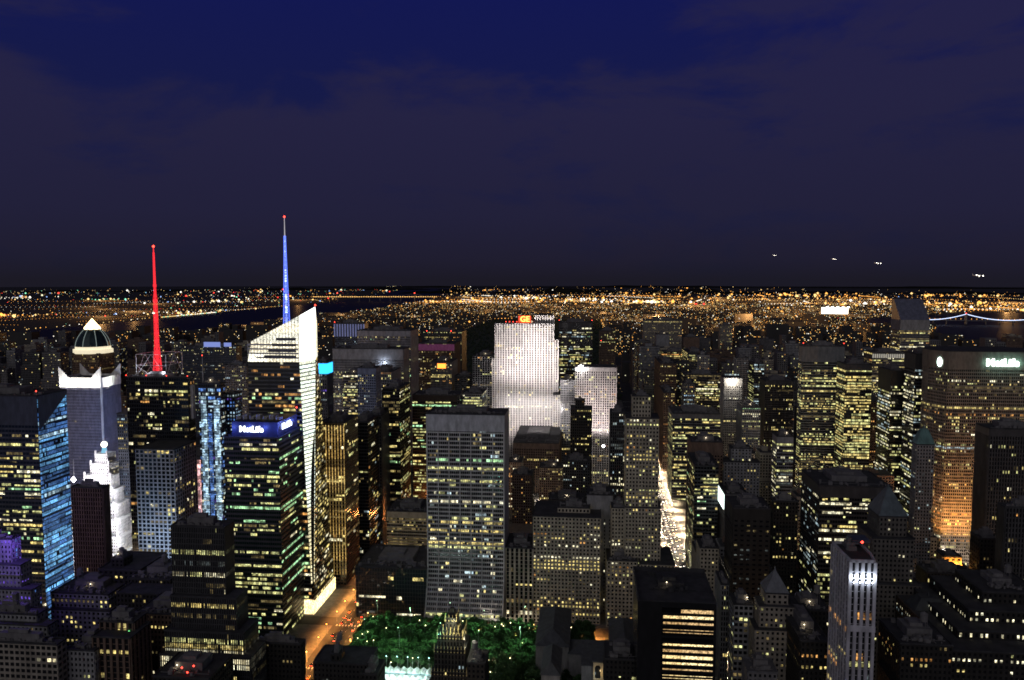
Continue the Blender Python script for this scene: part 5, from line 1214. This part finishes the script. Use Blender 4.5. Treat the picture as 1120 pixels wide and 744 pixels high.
rng = random.Random(61)
for (ax, lab) in ((-503, "Seventh"), (261, "Madison"), (411, "Park"), (568, "Lexington")):
    for k in range(13): lamp_at("street_lamp", "warm street lamp glowing low between the towers of %s Avenue" % lab, "street lamps on %s Avenue" % lab, ax+(-9 if k % 2 else 9), 470+k*62, 9, sm_ if k % 3 else hm_, 0, (1, 1, 1))
for k in range(76):  # added uplights for the facades, apart from the lamp posts
    ax = rng.choice((-503, -503, 261, 261, 411, 568, 177, 330, -75, 716)); lamp('POINT', (ax+rng.uniform(-6, 6), 480+rng.random()*900, 8), rng.choice((12000, 22000, 38000)), rng.choice(((1, .62, .32), (1, .75, .5), (1, .5, .2), (1, .85, .7))), None, .6)

def car_mesh(paint):
    m = MB(); L, Wd = 2.3, .92
    prof = [(-L, .35), (-L, .75), (-L+.15, .9), (-L+.9, .98), (L-.95, .95), (L-.1, .8), (L, .6), (L, .35)]
    for (a, z0), (c, z1) in zip(prof, prof[1:]): m.quad((-Wd, a, z0), (Wd, a, z0), (Wd, c, z1), (-Wd, c, z1))
    m.poly([(-Wd, a, z) for a, z in reversed(prof)]); m.poly([(Wd, a, z) for a, z in prof]); m.quad((-Wd, -L, .35), (-Wd, L, .35), (Wd, L, .35), (Wd, -L, .35))
    return m.mesh("body", [paint])
def cabin_mesh():
    m = MB(); m.prism([(-.85, -1.5), (.85, -1.5), (.85, 1.0), (-.85, 1.0)], .96, 1.45, scale_top=.74); return m.mesh("cabin", [GL])
def wheel_mesh():
    m = MB(); m.tube((-.1, 0, 0), (.1, 0, 0), .33, n=10); return m.mesh("wheel", [pmat("tyre", (.02, .02, .02), .9)])
def lens_mesh(mat): m = MB(); m.box(-.2, .2, -.06, .06, -.11, .11); return m.mesh("lens", [mat])
PAINT = [pmat("taxi_yellow_paint", (.75, .45, .04), .3, noise=0), pmat("black_paint", (.02, .02, .02), .25, noise=0), pmat("silver_paint", (.45, .46, .48), .3, .5, noise=0), pmat("white_paint", (.75, .75, .73), .35, noise=0)]
CM = [car_mesh(p) for p in PAINT]; CAB = cabin_mesh(); WHM = wheel_mesh(); HL = lens_mesh(lampmat("headlight", (1, .92, .78), 16)); TL = lens_mesh(lampmat("taillight", (1, .06, .03), 22))
CLAB = ["yellow taxi in the traffic", "black car in the traffic", "silver car in the traffic", "white car in the traffic"]
def car(x, y, south, rng, street):
    i = rng.choice((0, 0, 1, 2, 3)); o = bpy.data.objects.new("car", None); COL.objects.link(o); o.location = (x, y, .02); o.rotation_euler = (0, 0, math.pi if south else 0)
    tag(o, CLAB[i]+" on "+street, "car", "%ss on %s" % (CLAB[i].split(" in ")[0], street))
    for nm, me, loc in (("body", CM[i], (0, 0, 0)), ("cabin", CAB, (0, 0, 0)), ("wheel", WHM, (-.85, -1.4, .33)), ("wheel", WHM, (.85, -1.4, .33)), ("wheel", WHM, (-.85, 1.4, .33)), ("wheel", WHM, (.85, 1.4, .33)),
                        ("headlight", HL, (-.65, 2.3, .62)), ("headlight", HL, (.65, 2.3, .62)), ("taillight", TL, (-.65, -2.3, .68)), ("taillight", TL, (.65, -2.3, .68))):
        c = bpy.data.objects.new(nm, me); COL.objects.link(c); c.parent = o; c.location = loc
rng = random.Random(21)
for ln in range(5):
    x = FIFTH[0]+6+ln*4.9; y = 790+rng.random()*8
    while y < 1300:
        if rng.random() < .9: car(x+rng.uniform(-.4, .4), y, True, rng, "Fifth Avenue")
        y += rng.uniform(7, 22)
for ln in range(4):
    x = SIXTH[0]+7+ln*5; y = 560+rng.random()*8
    while y < 900:
        if rng.random() < .65: car(x, y, False, rng, "Sixth Avenue")
        y += rng.uniform(9, 28)
# headlights pool on the asphalt: shared low lights over the lanes
for k in range(18): lamp('POINT', (FIFTH[0]+8+(k % 3)*8, 800+k*28, 2.2), 1800, (1, .88, .70), None, .5)

# ================================================================== FILL BUILDINGS
FACW = [STONE, BRICK, STONEG, MID, DARK, CREAM]
PROT = [  # (px0, px1, py0, py1, nearest allowed distance): things the photograph shows clear of lower roofs in front
    (325, 420, 590, 744, 900), (352, 590, 600, 744, 760), (388, 560, 455, 744, 760), (719, 762, 515, 660, 1400), (560, 700, 500, 744, 760), (640, 700, 545, 640, 760), (270, 350, 395, 700, 800), (400, 425, 500, 620, 1300),
    (690, 724, 430, 600, 720), (1030, 1056, 470, 620, 950), (930, 1010, 590, 620, 590)]
def skyline(px):   # nothing unnamed rises above this row
    pts = [(0, 600), (60, 560), (140, 520), (330, 560), (420, 560), (470, 540), (560, 500), (620, 505), (690, 500), (735, 470), (800, 475), (880, 500), (960, 520), (1120, 520)]
    for (a, p), (b_, q) in zip(pts, pts[1:]):
        if a <= px <= b_: return p+(q-p)*(px-a)/(b_-a)
    return 560
def overlaps(x0, x1, y0, y1):
    for a, b_, c, d, z in OCC:
        if x0 < b_+1 and x1 > a-1 and y0 < d+1 and y1 > c-1: return True
    return False
def cap_height(x0, x1, y0, h, hard=True):
    """lower h until the block stays under the skyline row and clear of protected sight lines"""
    for _ in range(14):
        p = proj(x0, y0, h); q = proj(x1, y0, h); g = proj((x0+x1)/2, y0, 0)
        if p is None or q is None: return 0
        l, r, t, bt = min(p[0], q[0])-2, max(p[0], q[0])+2, min(p[1], q[1]), g[1]
        bad = False
        if t < skyline(min(1120, max(0, (l+r)/2)))-(2000-y0)*.0*1: bad = y0 < 1500 and t < skyline(min(1120, max(0, (l+r)/2)))
        for a, b_, c, d, Y in PROT:
            if y0 < Y and l < b_ and r > a and t < d and bt > c: bad = True; break
        if not bad: return h
        h *= .8
        if h < 8: return 0
    return 0
rng = random.Random(5); NF = 0
fillers = []
for n in range(37, 62):
    for k in range(0, len(xs)-1, 2):
        bx0, bx1 = xs[k]+3, xs[k+1]-3
        by0, by1 = ST(n)+9, ST(n+1)-9
        for half in (0, 1):
            y0 = by0+half*(by1-by0)/2+.5; y1 = y0+(by1-by0)/2-1.5; x = bx0
            while x < bx1-10:
                w = rng.uniform(17, 52); w = min(w, bx1-x)
                if w < 10: break
                fillers.append((x+.4, x+w-.4, y0, y1)); x += w
rng.shuffle(fillers)
cand = []
for (x0, x1, y0, y1) in fillers:
    if PX0-2 < x1 and x0 < 90 and y0 < PY1+5: continue
    if overlaps(x0, x1, y0, y1): continue
    if n >= 59 and CPK[0] < x0 < CPK[1]: continue
    if y0 > CPK[2]-10 and x1 > CPK[0] and x0 < CPK[1]: continue
    g = proj((x0+x1)/2, y0, 40)
    if g is None or not (-40 < g[0] < 1160) or g[1] > 800: continue
    if y1 > 1170 and y0 < 1292 and -260 < x0 < 60: continue
    h = rng.choice((22, 30, 38, 46, 55, 65, 80, 100)) if y0 < 1200 else rng.choice((30, 45, 60, 80, 100, 125, 150))
    h *= rng.uniform(.85, 1.15); h = cap_height(x0, x1, y0, h)
    if h < 8: continue
    d = y0; cand.append((((x1-x0)*h)/d**2, x0, x1, y0, y1, h))
cand.sort(reverse=True); NEARF = cand[:260]; FARF = cand[260:]
def where(x, y):
    if y < 620: a = "in the near blocks"
    elif y < 900: a = "in the middle blocks"
    elif y < 1250: a = "beyond the middle towers"
    else: a = "in the far midtown blocks"
    b_ = "west of Sixth Avenue" if x < -235 else "between Fifth and Sixth Avenue" if x < 87 else "just east of Fifth Avenue" if x < 390 else "well east of Fifth Avenue"
    return a+" "+b_
LM = [(20, 610, "the blue glowing edge tower"), (95, 770, "the white clock tower"), (120, 905, "the white finned crown"), (170, 740, "the red antenna tower"), (225, 1500, "the blue panelled hotel"), (275, 650, "the blue roof sign"), (220, 480, "the striped ziggurat"), (320, 702, "the blue spire tower"), (363, 775, "the golden striped tower"), (400, 1200, "the grey avenue slabs"), (477, 1500, "the magenta lit tower"), (510, 706, "the white gridded slab"), (575, 1290, "the floodlit slab"), (650, 1215, "the floodlit ribbed block"), (620, 708, "the cream office block"), (705, 715, "the stepped stone tower"), (740, 486, "the black banded tower"), (725, 2300, "the wide far slab"), (803, 1240, "the glaring roof lamp"), (900, 1150, "the yellow windowed tower"), (822, 640, "the dim slotted slab"), (935, 690, "the flat roofed office block"), (1000, 1600, "the slant roofed tower"), (1080, 900, "the octagonal slab"), (945, 436, "the pale pier tower"), (1090, 520, "the terraced corner block"), (812, 905, "the gothic topped block")]
WN = {id(STONE): "pale stone", id(BRICK): "brown brick", id(STONEG): "grey stone", id(MID): "grey", id(DARK): "dark metal", id(CREAM): "cream stone"}
def simple(mb, x0, x1, y0, y1, h, rng, lit, wi, zb=0, dim=1, gear=True, bay=3.1, fl=3.7, faces='S'):
    mb.box(x0, x1, y0, y1, zb, zb+h, wi)
    t = .5
    if gear:
        mb.box(x0-.2, x1+.2, y0-.2, y1+.2, zb+h+.01, zb+h+.5, wi); mb.box(x0+.5, x1-.5, y0+.5, y1-.5, zb+h+.5, zb+h+.62, 2)
        w, d = x1-x0, y1-y0
        mb.box(x0+w*.3, x0+w*.65, y0+d*.35, y1-d*.15, zb+h+.6, zb+h+rng.uniform(3, 6), wi)
        if rng.random() < .5:
            a, c = x0+w*rng.uniform(.1, .8), y0+d*.3; mb.tube((a, c, zb+h+3), (a, c, zb+h+7), 1.8, n=7, m=3); mb.tube((a, c, zb+h+7), (a, c, zb+h+8.4), 1.9, .1, n=7, m=3)
            for e in (-1, 1): mb.tube((a+e, c, zb+h), (a+e, c, zb+h+3), .15, n=3, m=3)
    for F_ in faces:
        if F_ == 'S': O, u, n, W = Vector((x0, y0, zb)), Vector((1, 0, 0)), Vector((0, -1, 0)), x1-x0
        elif F_ == 'E': O, u, n, W = Vector((x1, y0, zb)), Vector((0, 1, 0)), Vector((1, 0, 0)), y1-y0
        else: O, u, n, W = Vector((x0, y1, zb)), Vector((0, -1, 0)), Vector((-1, 0, 0)), y1-y0
        nf = int(h/fl); nb = max(1, int(W/bay)); v = Vector((0, 0, 1))
        for f in range(1, nf):
            pr = lit*rng.choice((.2, .6, 1, 1.6))
            for b_ in range(nb):
                c = (b_+.5)*W/nb
                if rng.random() < pr: mi = rng.choice((4, 4, 5, 5, 6, 7, 8, 8, 8, 8, 9)); o_ = .07
                else:
                    if W/nb < 2.9 and rng.random() < .3: continue
                    mi = 1; o_ = .05
                a = O+u*c+v*(f*fl+fl*.55)+n*o_; hw, hh = W/nb*.27, fl*.25
                mb.quad(a-u*hw-v*hh, a+u*hw-v*hh, a+u*hw+v*hh, a-u*hw+v*hh, mi)
FM = lambda wall: [wall, GL, ROOF, BRICK, W_['yellow'], W_['pale'], W_['white'], W_['orange'], W_['dim'], W_['cool']]
rng = random.Random(77)
for (_, x0, x1, y0, y1, h) in NEARF:
    wall = rng.choice((STONE, BRICK, STONEG, MID, DARK, CREAM, BRICK, MID)); m = MB(); lit = rng.choice((.03, .05, .08, .13, .2))
    if h > 34 and rng.random() < .5:
        s = rng.uniform(2, 4); h2 = h*rng.uniform(.62, .85); simple(m, x0, x1, y0, y1, h2, rng, lit, 0, faces='SE' if x0 < 0 else 'SW', gear=False); m.box(x0, x1, y0, y1, h2+.02, h2+.5, 2)
        simple(m, x0+s, x1-s, y0+s, y1-s*.5, h-h2-.5, rng, lit, 0, zb=h2+.5, faces='SE' if x0 < 0 else 'SW')
    else: simple(m, x0, x1, y0, y1, h, rng, lit, 0, faces='SE' if x0 < 0 else 'SW')
    cx, cy = (x0+x1)/2, y0
    o = bpy.data.objects.new("city_building", m.mesh("city_building", FM(wall), (cx, cy, 0))); COL.objects.link(o); o.location = (cx, cy, 0)
    lw = "unlit" if lit < .05 else "sparsely lit" if lit < .12 else "well lit"
    q = proj(cx, cy, h); best = min(LM, key=lambda L: abs(L[0]-q[0])/60+abs(math.log(L[1]/cy))*3); dx = q[0]-best[0]
    rel = ("left of" if dx < -14 else "right of" if dx > 14 else "beside" if abs(cy-best[1]) < 60 else "straight behind" if cy > best[1] else "straight in front of")
    if rel in ("left of", "right of"): rel = ("behind, " if cy > best[1]+60 else "in front, " if cy < best[1]-60 else "")+rel
    sw = ("broad" if x1-x0 > 36 else "slim" if x1-x0 < 23 else "boxy")+" "+("low" if h < 30 else "tall" if h > 75 else "midsize"); wn = WN[id(wall)]
    lb = f"{sw} {lw} {wn} building {rel} {best[2]}"; tag(o, lb, "building", "buildings like: "+lb)
# the remaining small far blocks and the whole city beyond read as one mass
m = MB(); rng = random.Random(99)
for (_, x0, x1, y0, y1, h) in FARF: simple(m, x0, x1, y0, y1, h, rng, .12, 0, gear=False, faces='S', fl=4.5, bay=4.5)
m.build("distant_blocks", FM(MID), kind='stuff')
# ================================================================== CITY TO THE HORIZON
DW = [lampmat("far_yellow_light", (1, .66, .24), 1.7), lampmat("far_pale_light", (.95, .92, .6), 1.5), lampmat("far_orange_light", (1, .42, .08), 2.2), lampmat("far_white_light", (1, .93, .8), 2.2), lampmat("far_dim_light", (.8, .5, .2), .6), lampmat("far_red_light", (1, .06, .04), 2.5), lampmat("far_green_light", (.3, 1, .6), 1.5), lampmat("far_blue_light", (.3, .5, 1), 1.5)]
farwall = pmat("far_wall", (.055, .052, .052), .9, noise=.3, nscale=.01)
m = MB(); rng = random.Random(123)
def farblock(x0, x1, y0, y1, h, lit, s=2.2):
    z = drop(x0, y0); m.box(x0, x1, y0, y1, z-3, z+h, 0)
    n = max(1, int((x1-x0)/6)); f = max(1, int(h/5.5)); d = math.hypot(x0, y0); q = s*(.55+d/7500)
    for i in range(n):
        for j in range(f):
            if rng.random() < lit:
                cx = x0+(i+.5+rng.uniform(-.3, .3))*(x1-x0)/n; cz = z+(j+.6)*h/f; w = q*rng.uniform(.35, .75); hh = q*rng.uniform(.35, .6)
                m.quad((cx-w, y0-.3, cz-hh), (cx+w, y0-.3, cz-hh), (cx+w, y0-.3, cz+hh), (cx-w, y0-.3, cz+hh), 1+rng.choice((0, 0, 0, 0, 1, 2, 2, 3, 4, 4, 4)))
count = 0
y = ST(60)
while y < 9800:
    step = 80.5 if y < 5000 else 161
    x = -2230
    while x < 3400:
        w = rng.uniform(40, 110) if y < 4500 else rng.uniform(70, 200)
        xa, xb = x, x+w-14; x += w
        if wet((xa+xb)/2, y) or wet(xb, y+40): continue
        if CPK[0]-5 < xb and xa < CPK[1]+5 and CPK[2]-20 < y < CPK[3]: continue
        if rng.random() < .12: continue
        p = proj(xa, y, 0)
        if p is None or p[0] < -60 or p[0] > 1200: continue
        near = max(0, 1-(y-2200)/4500); east = xa > 87
        tall = rng.random() < (.30 if east else .2)*near+.03
        h = rng.uniform(14, 42)+(rng.uniform(30, 105) if tall else 0)*(.4+.6*near)
        if not east and xa < -755 and y > 3500: h = min(h, 70)
        # keep the blocks under the roofs the photograph shows against the dark park
        farblock(xa, xb, y, y+rng.uniform(30, 55), h, (.15 if east else .13)*rng.choice((.2, .5, .8, 1.2, 2)), 2.3); count += 1
    y += step
m.build("distant_city", [farwall]+DW, kind='stuff')

# lamps of the streets, one mass of points to the horizon
m = MB(); rng = random.Random(321)
def pt(x, y, z, s, mi): m.gem(x, y, drop(x, y)+z, s, mi, rz=s*.8)
def nse(x, y): return .5+.25*math.sin(x*.0013+y*.0007)+.25*math.sin(y*.0011-x*.0009+2)
# avenues and cross streets of the island
for (a, b_) in AVE[:16]:
    y = 2000
    while y < 9500:
        c = (a+b_)/2
        if not wet(c, y) and not (CPK[0] < c < CPK[1] and CPK[2] < y < CPK[3]):
            if rng.random() < .55: pt(a+3, y, 9, 1.1*y/4500, rng.choice((0, 0, 2, 3)))
        y += 60*max(1, y/4000)
# scattered lights by distance ring and bearing
def scatter(n, d0, d1, b0, b1, s, cols, cond=None, zr=(6, 30)):
    k = 0
    while k < n:
        d = d0*(d1/d0)**rng.random(); t = math.radians(rng.uniform(b0, b1)); x, y = d*math.sin(t), d*math.cos(t); k += 1
        if wet(x, y) or (CPK[0] < x < CPK[1] and CPK[2] < y < CPK[3]): continue
        if rng.random() > nse(x, y)*1.2: continue
        if cond and not cond(x, y): continue
        pt(x, y, rng.uniform(*zr), s*d/8500*min(2.6, .42*rng.paretovariate(1.9)), rng.choice(cols))
warm = (0, 0, 2, 2, 2, 3, 4, 4, 5) ; mixd = (0, 0, 1, 2, 3, 4, 4, 4, 6, 7, 5)
scatter(3600, 5200, 21000, -14, 30, 5.2, (0, 0, 2, 2, 2, 2, 3, 4, 4, 4, 4))
scatter(1800, 6500, 13000, -6, 28, 6.4, (2, 2, 0, 2, 3, 4, 4))
scatter(700, 4200, 9000, -22, -8, 3.6, (0, 1, 2, 3, 4, 4, 4))
scatter(1500, 7000, 28000, -42, -13, 4.6, mixd)
scatter(500, 4600, 8000, -42, -32, 3.5, mixd, lambda x, y: x < -3500)
scatter(250, 14000, 30000, -42, 30, 4.0, (4, 4, 0, 2, 7))
scatter(140, 3000, 9000, -42, 26, 4, (5,))
scatter(420, 15500, 19500, -15, 15, 3.4, (0, 0, 2, 2, 3, 4), None, (30, 190))
scatter(160, 18500, 23500, -42, 32, 3.2, (0, 1, 2, 4, 3), None, (30, 130))
# shoreline strings of lamps on the far bank of the river
for k in range(90):
    y = 4300+k*58; s = strip(HUD, y); pt(s[0]-20-rng.random()*60, y, 8, 2.4+rng.random()*2, rng.choice((0, 0, 3, 2)))
    if k % 2: pt(s[1]+20, y, 8, 2.2, rng.choice((0, 3, 6)))
for k in range(46): s = strip(HUD, 6200+k*14); pt(s[0]-10, 6200+k*22, 10, 5.5, rng.choice((0, 3, 3, 0, 6)))
# two avenues running on beyond the park, glowing as straight lines
for k in range(60):
    t = k/59; x0, y0 = ground(608, 346); x1, y1 = ground(620, 328)
    pt(x0+(x1-x0)*t+rng.uniform(-8, 8), y0+(y1-y0)*t, 8, 4.2+t*3, rng.choice((0, 0, 3, 2)))
    x0, y0 = ground(661, 360); x1, y1 = ground(648, 332)
    pt(x0+(x1-x0)*t+rng.uniform(-8, 8), y0+(y1-y0)*t, 8, 2.6+t*4, rng.choice((0, 2, 2)))
# main roads beyond the island: close strings of sodium lamps
for k in range(150):
    d = 6500*(17000/6500)**rng.random(); t = math.radians(rng.uniform(-12, 30) if k % 5 else rng.uniform(-40, -12)); x, y = d*math.sin(t), d*math.cos(t); a = rng.choice((.1, 1.45, -.3, 1.2, 1.6))+rng.uniform(-.15, .15); L = rng.uniform(400, 2200); n = int(L/(38*d/8500))
    ci = rng.choice((2, 2, 2, 0, 3)); sz = rng.uniform(2.4, 5.6) if k % 5 else rng.uniform(1.6, 3)
    for i in range(n):
        q = (i/n-.5)*L; px_, py_ = x+q*math.sin(a), y+q*math.cos(a)
        if not wet(px_, py_) and not (CPK[0] < px_ < CPK[1] and py_ < CPK[3]): pt(px_, py_, 10, sz*d/8500*rng.uniform(.7, 1.2), ci)
# bright busy districts
def cluster(px, py, n, sx, sy, s, cols):
    cx, cy = ground(px, py)
    for _ in range(n): 
        x, y = cx+rng.gauss(0, sx), cy+rng.gauss(0, sy)
        if not wet(x, y): pt(x, y, rng.uniform(6, 30), s*min(3.2, .75*rng.paretovariate(2)), rng.choice(cols))
for px, py, n, sx, s, cols in ((707, 331, 60, 160, 9, (0, 3, 2)), (712, 336, 40, 200, 8, (0, 2)), (760, 334, 14, 80, 7, (5, 2)), (865, 323, 46, 420, 12, (0, 2, 2)), (860, 338, 50, 330, 8, (0, 2, 2)), (905, 337, 50, 260, 8, (2, 0, 3)), (945, 335, 60, 330, 9, (0, 2, 3)), (1075, 333, 90, 700, 9, (2, 2, 0)), (1040, 323, 30, 500, 11, (2, 0)), (640, 328, 36, 260, 9, (3, 3, 0)), (575, 326, 50, 300, 9, (3, 0, 2)), (500, 331, 50, 220, 7, (2, 2, 0)), (490, 312, 20, 500, 10, (2, 0)), (545, 317, 20, 500, 10, (2, 0)), (1000, 350, 30, 120, 4, (3, 6, 1)), (20, 347, 26, 120, 6, (2, 0)), (200, 343, 60, 260, 5, (0, 3)), (15, 326, 26, 260, 8, (1, 3)), (120, 328, 24, 200, 7, (6, 0)), (250, 330, 30, 300, 7, (0, 1, 3)), (430, 312, 16, 300, 9, (0, 1))):
    cluster(px, py, n, sx, sx*1.2, s, cols)
m.build("distant_lights", DW, kind='stuff')

# added unseen point lights spread warm glow pools over the far districts
rng = random.Random(808)
for k in range(120):
    d = 4200*(15000/4200)**rng.random(); t = math.radians(rng.uniform(-9, 29) if k % 6 else rng.uniform(-38, -16)); x, y = d*math.sin(t), d*math.cos(t)
    if wet(x, y) or (CPK[0]-150 < x < CPK[1]+150 and y < CPK[3]+100): continue
    lamp('POINT', (x, y, drop(x, y)+55+d*.004), 2.2e6*(d/8000)**1.3*rng.uniform(.4, 1.6), (1, .50, .16), None, 6)
# wooded ridges at the horizon
m = MB(); rng = random.Random(4)
for (b0, b1, d, hh) in ((-44, -28, 24000, 60), (-30, -8, 27000, 90), (-14, 14, 19000, 150), (6, 34, 21000, 60), (-20, 34, 38000, 110)):
    n = 60
    for i in range(n):
        P = []
        for j in (i, i+1):
            t = math.radians(b0+(b1-b0)*j/n); e = math.sin(math.pi*j/n)**.5; h = hh*e*(.5+.38*math.sin(j*.31+d)+.2*math.sin(j*.83)+.12*math.sin(j*2.1)); x, y = d*math.sin(t), d*math.cos(t); P.append((x, y, drop(x, y)-5, drop(x, y)+h, t))
        a, c = P
        m.quad((a[0], a[1], a[2]), (c[0], c[1], c[2]), (c[0]*1.03, c[1]*1.03, c[3]), (a[0]*1.03, a[1]*1.03, a[3])); m.quad((a[0]*1.03, a[1]*1.03, a[3]), (c[0]*1.03, c[1]*1.03, c[3]), (c[0]*1.1, c[1]*1.1, c[2]), (a[0]*1.1, a[1]*1.1, a[2]))
m.build("hills", land)['kind'] = 'structure'
# the big dark park
m = MB(); rng = random.Random(6); m.box(CPK[0], CPK[1], CPK[2], CPK[3], -3, .3)
for _ in range(4200):
    x, y = rng.uniform(CPK[0], CPK[1]), CPK[2]+(CPK[3]-CPK[2])*rng.random()**1.3; r = rng.uniform(4, 8); z = drop(x, y)+rng.uniform(7, 12)
    m.gem(x, y, z, r*rng.uniform(.8, 1.2), rz=rng.uniform(3, 6))
m.build("park_woods", pmat("dark_woods", (.03, .045, .025), .95, noise=.5, nscale=.05), kind='stuff')

# ================================================================== BRIDGES, STADIUM, AIRCRAFT
def suspension(name, label, P0, P1, towers, hd, ht, cablemat, lampm, nlamp, tm, rcab=1.6, sag=.12, lampr=3, two=True):
    """deck from P0 to P1; towers at the given fractions"""
    P0 = Vector(P0); P1 = Vector(P1); L = (P1-P0).length; u = (P1-P0).normalized(); s = Vector((-u.y, u.x, 0)); zo = drop(*((P0+P1)/2)[:2])
    r = root(name, label, 'bridge', ((P0.x+P1.x)/2, (P0.y+P1.y)/2, zo))
    m = MB(); a = P0-s*13; m.obox(Vector((a.x, a.y, zo+hd)), u, s, Vector((0, 0, 1)), 0, L, 0, 26, -3.5, 0); m.build('deck', tm, r)
    for k in range(12):
        q = P0+u*L*(k+.5)/12
        if min(abs((k+.5)/12-t) for t in towers) > .1: m = MB(); m.box(q.x-3, q.x+3, q.y-3, q.y+3, zo-4, zo+hd-3.5); m.build('pier', tm, r)
    tops = []
    for t in towers:
        q = P0+u*L*t; m = MB()
        for e in (-14, 14): c = q+s*e; m.box(c.x-4, c.x+4, c.y-4, c.y+4, zo-3, zo+ht)
        for hz in (hd-8, (hd+ht)/2, ht-6): m.obox(Vector((q.x, q.y, zo+hz)), s, u, Vector((0, 0, 1)), -14, 14, -3, 3, 0, 6)
        m.build('tower', tm, r); tops.append(q)
        g = MB(); g.gem(q.x, q.y, zo+ht+5, lampr*1.4); g.build('beacon_light', REDLAMP, r)
    anch = [P0]+tops+[P1]
    for e in ((-14, 14) if two else (0,)):
        for i, (p, q) in enumerate(zip(anch, anch[1:])):
            m = MB(); n = 26; pts = []
            end0 = i == 0; end1 = i == len(anch)-2; z0 = hd+2 if end0 else ht; z1 = hd+2 if end1 else ht
            for k in range(n+1):
                t = k/n; lin = z0+(z1-z0)*t; d = (ht-hd-4)*4*t*(1-t)*(1 if not (end0 or end1) else .28); w = p.lerp(q, t)+s*e; pts.append(Vector((w.x, w.y, zo+lin-d)))
            for k in range(n): m.tube(pts[k], pts[k+1], rcab, n=5)
            m.build('main_cable', cablemat, r)
            m = MB()
            for k in range(1, n): m.tube(pts[k], (pts[k].x, pts[k].y, zo+hd), .4, n=3)
            m.build('hanger_cables', tm, r, kind='stuff')
    m = MB()
    for k in range(nlamp):
        q = P0+u*L*(k+.5)/nlamp; m.tube((q.x, q.y, zo+hd), (q.x, q.y, zo+hd+9), .3, n=3, m=0); m.gem(q.x, q.y, zo+hd+10, lampr, 1)
    m.build('deck_lamps', [tm, lampm], r, kind='stuff')
    return r
bs = pmat("bridge_steel", (.16, .17, .18), .7)
gx0, gy = ground(452, 325, 60); gx0 = atY(346, 324, 11300)[0]; gx1 = atY(456, 324, 11300)[0]
suspension('suspension_bridge', "far dark bridge carrying a long even string of orange lamps over the river", (gx0-60, 11300, 0), (gx1+260, 11500, 0), (.2, .82), 62, 120, bs, lampmat("orange_bridge_lamp", (1, .55, .16), 2.6), 70, bs, 1.2, lampr=7)
tx, tz = atY(1057, 343, 5900); bxl = atY(1014, 349, 5950)[0]; bxr = atY(1145, 349, 5800)[0]
Lb = bxr-bxl; P0 = (bxl, 5950, 0); P1 = (bxr+ (bxr-bxl)*.35, 5760, 0); LL = P1[0]-P0[0]
suspension('suspension_bridge', "suspension bridge whose curved cable is strung with blue white lights", P0, P1, ((tx-bxl)/LL, (atY(1146, 345, 5850)[0]-bxl)/LL), 30, tz-2, lampmat("blue_white_cable_light", (.6, .72, 1), 2.0), DW[2], 30, bs, 2.2, lampr=3.0, two=False)
def stadium():
    Y = 6900; cx, _ = atY(916, 342, Y); z0 = drop(cx, Y); zt = Z(336, 916, Y); w = 22/F*Y/2*.98
    b = Bld('stadium', "brilliantly lit white stadium box on the far right skyline", (cx, Y, 0), 'stadium')
    m = MB(); m.prism([(cx-w, Y), (cx+w, Y), (cx+w*1.05, Y+40), (cx+w, Y+160), (cx-w, Y+160), (cx-w*1.05, Y+40)], z0, zt-8); m.build('stand', lampmat("floodlit_stand", (1, .93, .75), 3.5), b.root)  # floodlight on the stand is put into its emission
    for k in range(5):
        m = MB(); x = cx-w+2*w*k/4; m.tube((x, Y-4, z0), (x, Y-4, zt), 1.2, n=5); m.box(x-9, x+9, Y-6, Y-4, zt-4, zt+3, 1); m.build('floodlight_mast', [STEEL, lampmat("stadium_lamp", (1, .95, .8), 8)], b.root)
stadium()
def airliner(px, py, d, label, hd, s=1.0):
    r_ = Vector(ray(px, py)).normalized(); p = r_*d+Vector((0, 0, H)); o = root('airliner', label, 'airplane', tuple(p)); c = lambda *a: (Matrix.Rotation(hd, 4, 'Z') @ Vector(a))*s+p
    m = MB(); m.tube(c(-18, 0, 0), c(16, 0, 0), 2*s, n=8); m.tube(c(16, 0, 0), c(21, 0, .1), 2*s, .4*s, n=8); m.tube(c(-18, 0, 0), c(-25, 0, 1), 2*s, .5*s, n=8); m.build('fuselage', pmat("aircraft_white", (.75, .75, .77), .4), o)
    for e in (-1, 1): m = MB(); m.poly([c(4, e*1.5, -.6), c(-3, e*1.5, -.6), c(-9, e*19, .6), c(-6, e*19, .6)]); m.poly([c(-6, e*19, .9), c(-9, e*19, .9), c(-3, e*1.5, 0), c(4, e*1.5, 0)]); m.tube(c(2, e*6, -1.8), c(-3, e*6, -1.8), 1.1*s, n=7); m.build('wing', MATS["aircraft_white"], o)
    m = MB(); m.poly([c(-18, 0, 1.5), c(-24, 0, 1.5), c(-26, 0, 8), c(-23, 0, 8)]); m.poly([c(-20, -7, 1), c(-24, -7, 1), c(-22, 0, 1), c(-18, 0, 1)]); m.poly([c(-20, 7, 1), c(-24, 7, 1), c(-22, 0, 1), c(-18, 0, 1)]); m.build('tail', MATS["aircraft_white"], o)
    for q in ((20, 0, -1.4), (3, -3, -1), (3, 3, -1), (-7, 0, 2.4)): m = MB(); m.gem(*c(*q), 2.8*s); m.build('landing_light', lampmat("aircraft_light", (1, .94, .78), 9), o)
airliner(847, 279.5, 9000, "faint lit airplane low in the sky, leftmost and highest of four", 0, .8)
airliner(912, 283.5, 8000, "lit airplane in the sky directly above the white stadium", 0, .9)
airliner(960, 288, 7000, "bright lit airplane above the slant roofed tower", .1, 1.2)
airliner(1070, 301.5, 5500, "largest lit airplane, nearest the right edge and lowest over the skyline", -.25, 1.3)
